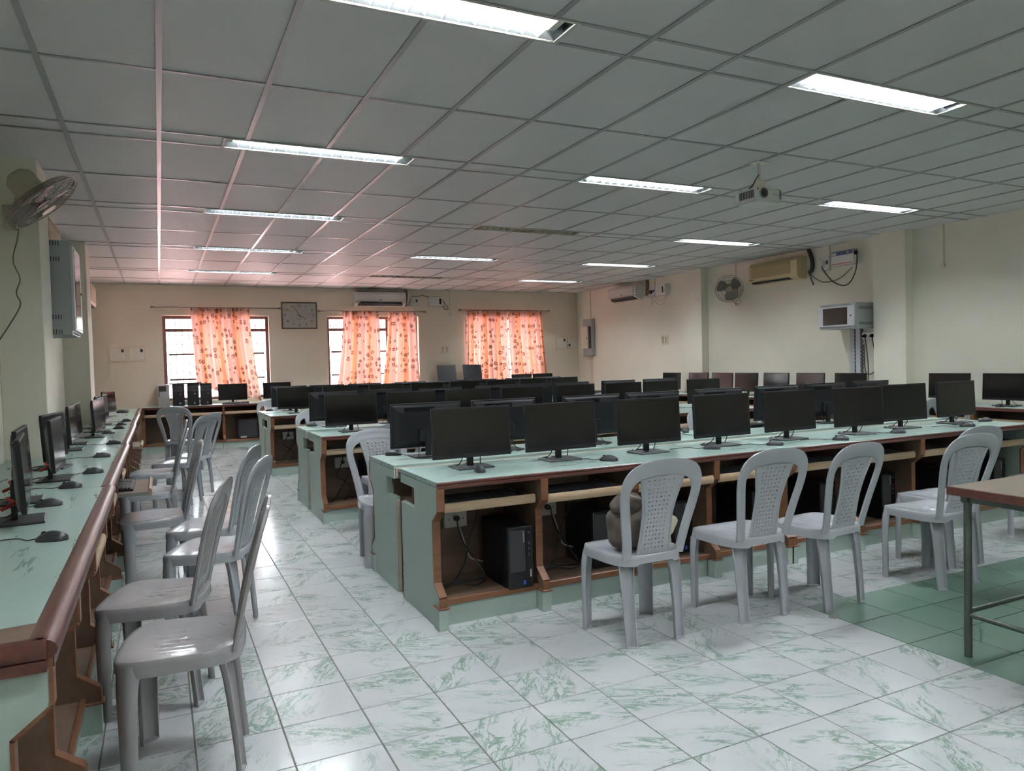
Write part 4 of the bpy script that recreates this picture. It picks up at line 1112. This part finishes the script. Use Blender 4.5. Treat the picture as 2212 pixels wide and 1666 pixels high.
vent_plate('cream double socket plate on the back wall right of the middle window', (5.352, YB, 1.594), BW)
vent_plate('cream double socket plate on the right wall left of the column', (XR, 11.12, 1.638), RW)
def plugbox(label, loc, rz, blk=False):
    t_ = plate('power_socket', label, 'socket', loc, rz, .16, .19, .045, 'white', [('rocker_switch', 'slot', .03, .085, .062, .135, .006)], 'plug boxes beside the air conditioners')
    MB().disc((-.022, -.045, .095), 'y', 0, .036, -.035, 16).obj('round_plug', 'black' if blk else 'white', t_, 40)
    for x, z in ((-.06, .17), (.06, .02)): MB().disc((x, -.045, z), 'y', 0, .006, -.002, 8).obj('screw', 'slot', t_)
plugbox('white plug socket right of the back wall air conditioner', (4.715, YB, 2.566), BW)
plugbox('white plug socket with black plug beside the far right air conditioner', (XR, 11.43, 2.556), RW, True)
plugbox('white plug socket between old air conditioner and voltage stabilizer', (XR, 7.42, 2.562), RW)
plate('voltage_stabilizer', 'small white voltage stabilizer on the back wall with dark display', 'stabilizer', (5.16, YB, 2.574), BW, .285, .186, .09, 'white', [('display', 'ink', .07, .035, .115, .15, .003)], 'voltage stabilizers')
plate('voltage_stabilizer', 'white voltage stabilizer on the right wall near the far air conditioner', 'stabilizer', (XR, 11.10, 2.555), RW, .28, .205, .11, 'white', [('display', 'ink', .06, .05, .10, .16, .003), ('side_clip', 'grey_metal', .125, .06, .138, .12, .004)], 'voltage stabilizers')
st = plate('voltage_stabilizer', 'white voltage stabilizer with navy band and red stripe', 'stabilizer', (XR, 7.08, 2.592), RW, .36, .20, .10, 'white', [('navy_band', 'navy', -.172, .135, .172, .192, .002), ('red_stripe', 'red', -.165, .018, .165, .028, .002), ('emblem', 'light_metal', -.165, .14, -.09, .178, .003), ('small_sign', 'logo', .085, .148, .11, .18, .003)], 'voltage stabilizers')
MB().box(.178, -.085, .12, .20, -.03, .17, .004).obj('terminal', 'black', st, fix=False)
# cables along the walls
def wc(label, pts, r=.006, m='cable', g='cables on the upper walls'): cable(label, pts, r, m, g)
wc('black cable from socket to stabilizer on the back wall', [(4.53, YB - .02, 2.57), (4.60, YB - .02, 2.60), (4.66, YB - .03, 2.76), (4.78, YB - .02, 2.765), (4.90, YB - .02, 2.79), (5.0, YB - .02, 2.765), (5.15, YB - .02, 2.768), (5.30, YB - .02, 2.765)])
wc('black cable loop hanging right of the back wall stabilizer', [(5.30, YB - .05, 2.72), (5.36, YB - .04, 2.64), (5.43, YB - .03, 2.55), (5.44, YB - .03, 2.51), (5.38, YB - .03, 2.52), (5.30, YB - .05, 2.62)])
wc('white cables hanging under the far right socket', [(XR - .05, 11.44, 2.60), (XR - .02, 11.40, 2.50), (XR - .02, 11.25, 2.40), (XR - .02, 11.10, 2.42), (XR - .04, 10.99, 2.56)], .005, 'cable_white')
wc('thin white cable loop under the far right stabilizer', [(XR - .05, 11.36, 2.60), (XR - .02, 11.30, 2.50), (XR - .02, 11.15, 2.47), (XR - .04, 11.02, 2.56)], .004, 'cable_white')
wc('white cable slanting from far right air conditioner to its socket', [(XR - .06, 11.73, 2.57), (XR - .04, 11.62, 2.64), (XR - .04, 11.50, 2.73)], .008, 'white')
wc('thick black cable hanging from the plug to the banded stabilizer', [(XR - .08, 7.44, 2.62), (XR - .03, 7.40, 2.50), (XR - .02, 7.28, 2.38), (XR - .02, 7.12, 2.32), (XR - .03, 7.0, 2.36), (XR - .05, 6.90, 2.50), (XR - .06, 6.87, 2.68), (XR - .06, 6.88, 2.74)], .007)
wc('grey cable sagging from the old air conditioner to the stabilizer', [(XR - .05, 7.68, 2.55), (XR - .02, 7.58, 2.46), (XR - .02, 7.44, 2.40), (XR - .02, 7.20, 2.42), (XR - .03, 6.97, 2.55)], .006, 'fan_blade')
# conduits
for lb, x, y, z0, z1 in (('thin conduit dropping from the ceiling to the back wall plug socket', 4.69, YB - .01, 2.755, HC), ('thin conduit with round rose on the back wall', 5.50, YB - .01, 2.43, HC),
                         ('thin conduit above the far right plug socket', XR - .01, 11.38, 2.745, HC), ('thin conduit above the plug by the old air conditioner', XR - .01, 7.36, 2.75, HC),
                         ('thin conduit with round rose on the near right wall', XR - .01, 5.70, 2.42, HC), ('thin conduit above the fuse box near the far corner', XR - .01, 13.70, 2.30, HC), ('thin conduit above the right wall fan', XR - .01, 9.22, 2.62, HC)):
    c_ = thing('conduit', lb, 'pipe', (x, y, z0), 0, 'wall conduits')
    MB().cyl((0, 0, 0), (0, 0, z1 - z0), .010, 8).obj('pipe', 'cream_p', c_, 40)
    if 'rose' in lb: MB().disc((0, .0, -.01), 'y' if y > 14 else 'x', 0, .028, -.03 if y > 14 else -.03, 14).obj('ceiling_rose', 'cream_p', c_, 40)
fb = thing('fuse_board', 'tall grey fuse board with cream door on the right wall by the corner', 'fuse board', (XR, 13.72, 1.48), RW)
MB().box(-.17, -.10, 0, .17, 0, .80, .004).obj('back_box', 'grey_metal', fb, fix=False)
MB().box(-.20, -.135, .155, .07, -.10, .645, .004).obj('door', 'cream_p', fb, fix=False)
MB().box(.03, -.139, .36, .05, -.134, .41).obj('latch', 'slot', fb, fix=False)
MB().box(.07, -.104, .16, .165, -.099, .64).obj('switch_recess', 'slot', fb, fix=False)
cd = thing('conduit', 'two pale conduits running down under the fuse board', 'pipe', (XR - .01, 13.70, .77), 0, 'wall conduits')
for s_ in (-.03, .03): MB().cyl((0, s_, 0), (0, s_, .71), .011, 8).obj('pipe', 'cream_p', cd, 40)

# ---- network cabinets
def cabinet(label, loc, rz, w, h, d, body, fr):
    t_ = thing('network_cabinet', label, 'cabinet', loc, rz, 'wall network cabinets')
    MB().box(-w / 2, -d, 0, w / 2, 0, h, .004).obj('cabinet_body', body, t_, fix=False)
    dr = MB().box(-w / 2, -d - .022, .035, w / 2, -d, h - .035, .003).obj('door', fr, t_, fix=False)
    MB().box(-w / 2 + .075, -d - .025, .055, w / 2 - .11, -d - .021, h - .055).obj('door_glass', 'darkglass', dr, fix=False)
    MB().disc((w / 2 - .055, -d - .022, h / 2), 'y', 0, .011, -.006, 12).obj('lock', 'slot', dr)
    MB().box(-w / 2 + .09, -d + .10, h * .48, w / 2 - .12, -d + .103, h * .53).obj('patch_panel', 'light_metal', t_, fix=False)
    mb = MB()
    for z in (.017, h - .019): 
        for k in range(26): x = -w / 2 + .05 + k * (w - .12) / 26; mb.box(x, -d - .0015, z - .005, x + .007, -d + .001, z + .005)
    mb.obj('front_vent_slots', 'slot', t_, fix=False, kind='stuff')
    for s_ in (-1, 1):
        mb = MB()
        for z in (h * .19, h * .80) + ((h - .025, .025) if h > .5 else ()):
            for k in range(15): y = -d + .07 + k * (d - .13) / 15; mb.box(s_ * (w / 2) - .0012, y, z - .018, s_ * (w / 2) + .0012, y + .006, z + .018)
        mb.obj('side_vent_slots', 'slot', t_, fix=False, kind='stuff')
    return t_
cabinet('light grey network cabinet with dark glass door on the right wall', (XR, 6.925, 1.71), RW, .57, .335, .385, 'grey_metal', 'light_metal')
cabinet('tall grey vented network cabinet high on the left wall', (XL, 6.99, 1.68), LW, .60, .74, .40, 'grey_metal', 'light_metal')
tk = thing('cable_trunking', 'grey cable trunking with black spiral under the right network cabinet', 'trunking', (XR, 6.92, .77), RW)
MB().box(-.085, -.05, 0, -.015, 0, .94, .002).obj('duct', 'light_metal', tk, fix=False)
MB().box(.005, -.05, 0, .075, 0, .94, .002).obj('duct', 'light_metal', tk, fix=False)
for x in (-.005, .092):
    MB().tube([(x + .012 * math.cos(k * .9), -.03 + .012 * math.sin(k * .9), k * .94 / 130) for k in range(131)], .0055, 5).obj('spiral_wrap', 'cable', tk, 60)
sk = thing('socket_strip', 'white socket strip with two black plugs under the right network cabinet', 'socket', (XR, 6.72, 1.563), RW)
MB().box(-.105, -.04, 0, .105, 0, .092, .004).obj('strip_body', 'white', sk, fix=False)
for x in (-.055, .055): MB().tube([(x, -.04, .046), (x, -.055, .046), (x, -.085, .040)], [.026, .024, .012], 10).obj('plug', 'black', sk, 50)
wc('black cable hanging from the left plug of the socket strip', [(XR - .09, 6.735, 1.59), (XR - .06, 6.73, 1.40), (XR - .05, 6.72, 1.15), (XR - .04, 6.74, .95), (XR - .04, 6.76, .80)], .006)
wc('black cable hanging from the right plug and swinging back', [(XR - .09, 6.625, 1.59), (XR - .06, 6.62, 1.42), (XR - .04, 6.59, 1.28), (XR - .03, 6.60, 1.18), (XR - .03, 6.70, 1.10), (XR - .03, 6.78, 1.15), (XR - .03, 6.80, 1.5)], .006)

# ---- wall fans
def wall_fan(label, c, n, rad, mount, group='wall fans', arc=0):
    n = Vector(n).normalized(); q = n.to_track_quat('Z', 'Y'); t_ = thing('wall_fan', label, 'fan', c, 0, group, rot=q.to_euler())
    d = .055
    cg = MB()
    for r_, z in ((rad, 0), (rad, .022), (rad, -.022), (rad * .86, d * .75), (rad * .62, d), (rad * .86, -d * .75), (rad * .62, -d)):
        cg.tube([(r_ * math.cos(a), r_ * math.sin(a), z) for a in [2 * PI * k / 28 for k in range(28)]], .0022 if abs(z) > .001 else .005, 5, True)
    cg.obj('cage_ring_set', 'fan_cage', t_, 60, kind='stuff')
    wr = MB(); nw = 54
    for k in range(nw):
        a = 2 * PI * k / nw
        for s_ in (-1, 1):
            wr.tube([(r_ * math.cos(a + dz), r_ * math.sin(a + dz), s_ * z) for r_, z, dz in ((rad * .16, d * 1.02, 0), (rad * .62, d, .06), (rad * .86, d * .75, .09), (rad, .0, .12))], .0011, 3)
    wr.obj('cage_wires', 'fan_cage', t_, None, kind='stuff')
    MB().disc((0, 0, d - .002), 'z', 0, rad * .20, .012, 20).obj('front_badge', 'fan_body', t_, 40)
    for k in range(3):
        mb = MB(); nu = 8; rg = []
        for i in range(nu + 1):
            s_ = i / nu; rr = rad * (.14 + .76 * s_); wv = .34 + .38 * math.sin(PI * min(1, s_ * .8 + .12)); ring = []
            for j in range(7):
                a = wv * (j / 6 - .5) * 1.9 + .22 * s_; ring.append((rr * math.cos(a), rr * math.sin(a), .018 * (j / 6 - .5) * 2 - .002))
            ring += [(x, y, z - .003) for x, y, z in reversed(ring)]
            rg.append(ring)
        mb.loft(rg); mb.xf(Matrix.Rotation(2 * PI * k / 3 + .5, 4, 'Z')); mb.obj('fan_blade', 'fan_blade', t_, 60)
    MB().disc((0, 0, -.03), 'z', 0, rad * .17, .05, 18).obj('hub', 'fan_blade', t_, 40)
    MB().tube([(0, 0, -d), (0, 0, -d - .02), (0, 0, -d - .13), (0, 0, -d - .16)], [rad * .22, rad * .36, rad * .34, rad * .2], 16).obj('motor_housing', 'fan_body', t_, 50)
    w = q.to_matrix().to_4x4(); w.translation = Vector(c); iv = w.inverted(); mloc = iv @ Vector(mount)
    MB().tube([(0, 0, -d - .10), (mloc.x * .5, mloc.y * .5, (mloc.z - d - .1) * .5), tuple(mloc)], .014, 8).obj('bracket_arm', 'fan_cage', t_, 50)
    mb = MB().box(-.05, -.05, -.08, .05, .05, .08, .004)
    mb.xf(iv @ Matrix.Translation(Vector(mount))); mb.obj('wall_bracket', 'fan_body', t_, None, fix=False)
    return t_
wall_fan('dusty wall fan on the right wall, face towards the room', (8.22, 9.02, 2.46), (-.62, -.72, -.18), .215, (8.50, 9.22, 2.42))
wall_fan('dusty wall fan on the first left column, tilted down and seen edge-on', (-.635, 5.50, 2.47), (.65, .02, -.78), .245, (-.88, 6.11, 2.47))
wc('dark cable hanging below the left wall fan', [(-.82, 5.95, 2.42), (-.83, 5.93, 2.30), (-.86, 5.92, 2.15), (-.825, 5.92, 2.03), (-.85, 5.92, 1.93), (-.83, 5.92, 1.85), (-.90, 5.95, 1.72), (-.98, 6.0, 1.6)], .005, 'fan_blade')
wc('black cable coil hanging under the right wall fan', [(8.45, 9.2, 2.36), (8.38, 9.1, 2.27), (8.36, 9.0, 2.22), (8.40, 8.94, 2.25), (8.44, 9.04, 2.28), (8.46, 9.14, 2.24), (8.42, 9.08, 2.2), (8.40, 9.0, 2.22)], .005)

# ---- projector
pj = thing('projector', 'white ceiling projector with large lens on a short pole', 'projector', (4.305, 4.38, 2.58))
MB().box(-.14, -.11, 0, .14, .11, .095, .010).obj('projector_case', 'white', pj, fix=False)
MB().box(-.125, -.10, -.012, .125, .10, .004, .006).obj('underside_cover', 'white', pj, fix=False)
lz = MB().tube([(-.055, -.108, .055), (-.055, -.120, .055)], [.043, .040], 24).obj('lens_ring', 'grey_metal', pj, 40)
MB().disc((-.055, -.1195, .055), 'y', 0, .036, -.002, 24).obj('lens_recess', 'charcoal', lz, 40)
MB().disc((-.060, -.1215, .053), 'y', 0, .024, -.002, 24).obj('lens_glass', 'screen', lz, 40)
for k in range(9): MB().box(-.1415, -.095 + k * .0175, .018, -.1385, -.084 + k * .0175, .078).obj('side_vent', 'slot', pj, fix=False)
for k in range(9): MB().box(.108, -.1115, .018 + k * .0075, .132, -.1085, .0215 + k * .0075).obj('front_vent', 'slot', pj, fix=False)
MB().disc((-.115, -.110, .082), 'y', 0, .007, -.003, 12).obj('infrared_window', 'charcoal', pj, 40)
text('maker_name', 'BenQ', .022, (.07, -.1112, .05), (PI / 2, 0, 0), 'grey_metal', pj, .0005)
MB().cyl((.03, .02, .18), (.03, .02, .325), .014, 12).obj('mount_pole', 'white', pj, 40)
MB().box(-.005, -.01, .10, .065, .05, .19, .004).box(-.03, -.04, .094, .09, .08, .102, .002).obj('mount_bracket', 'offwhite', pj, fix=False)
MB().box(-.03, -.03, .320, .09, .07, .325, .001).obj('ceiling_plate', 'offwhite', pj, fix=False)
for s_ in (0, .008): MB().tube(catmull([(-.08 - s_, .05, .095), (-.03 - s_, .03, .14), (.0, .02, .20), (.02 + s_, .01, .23)], 5), .003, 6).obj('cable', 'cable', pj, 60)

# ---- boards leaning on the window desk
for x, lb, mz in ((5.30, 'matt black board leaning on the wall, left of two', 0), (5.86, 'shiny black board leaning on the wall, right of two', 1)):
    t_ = thing('leaning_board', lb, 'board', (x, 13.98, DH), 0, 'black boards on the window desk', rot=(R(-13), R(2 if mz else 1), R(2)))
    MB().box(-.205, 0, .006, .205, .022, .60, .003).obj('board_panel', 'board' if mz else 'charcoal', t_, fix=False)
    MB().box(.203, -.002, .006, .212, .024, .61, .001).obj('board_edge', 'grey_metal', t_, fix=False)
# paper tags near the rear monitors of the first row
for x, y, lb in ((2.02, 4.47, 'small white paper tag by the second back-turned monitor'), (2.62, 4.52, 'white printed sheet lying behind the second front monitor')):
    tag(MB().box(x - .05, y - .03, DH + .0005, x + .05, y + .03, DH + .0015).obj('paper_sheet', 'paper'), lb, 'paper', 'papers on the nearest row')
tag(MB().disc((2.47, 3.60, DH), 'z', 0, .006, .004, 10).obj('paper_scrap', 'paper'), 'tiny white scrap on the front worktop between two mice', 'paper', 'papers on the nearest row')
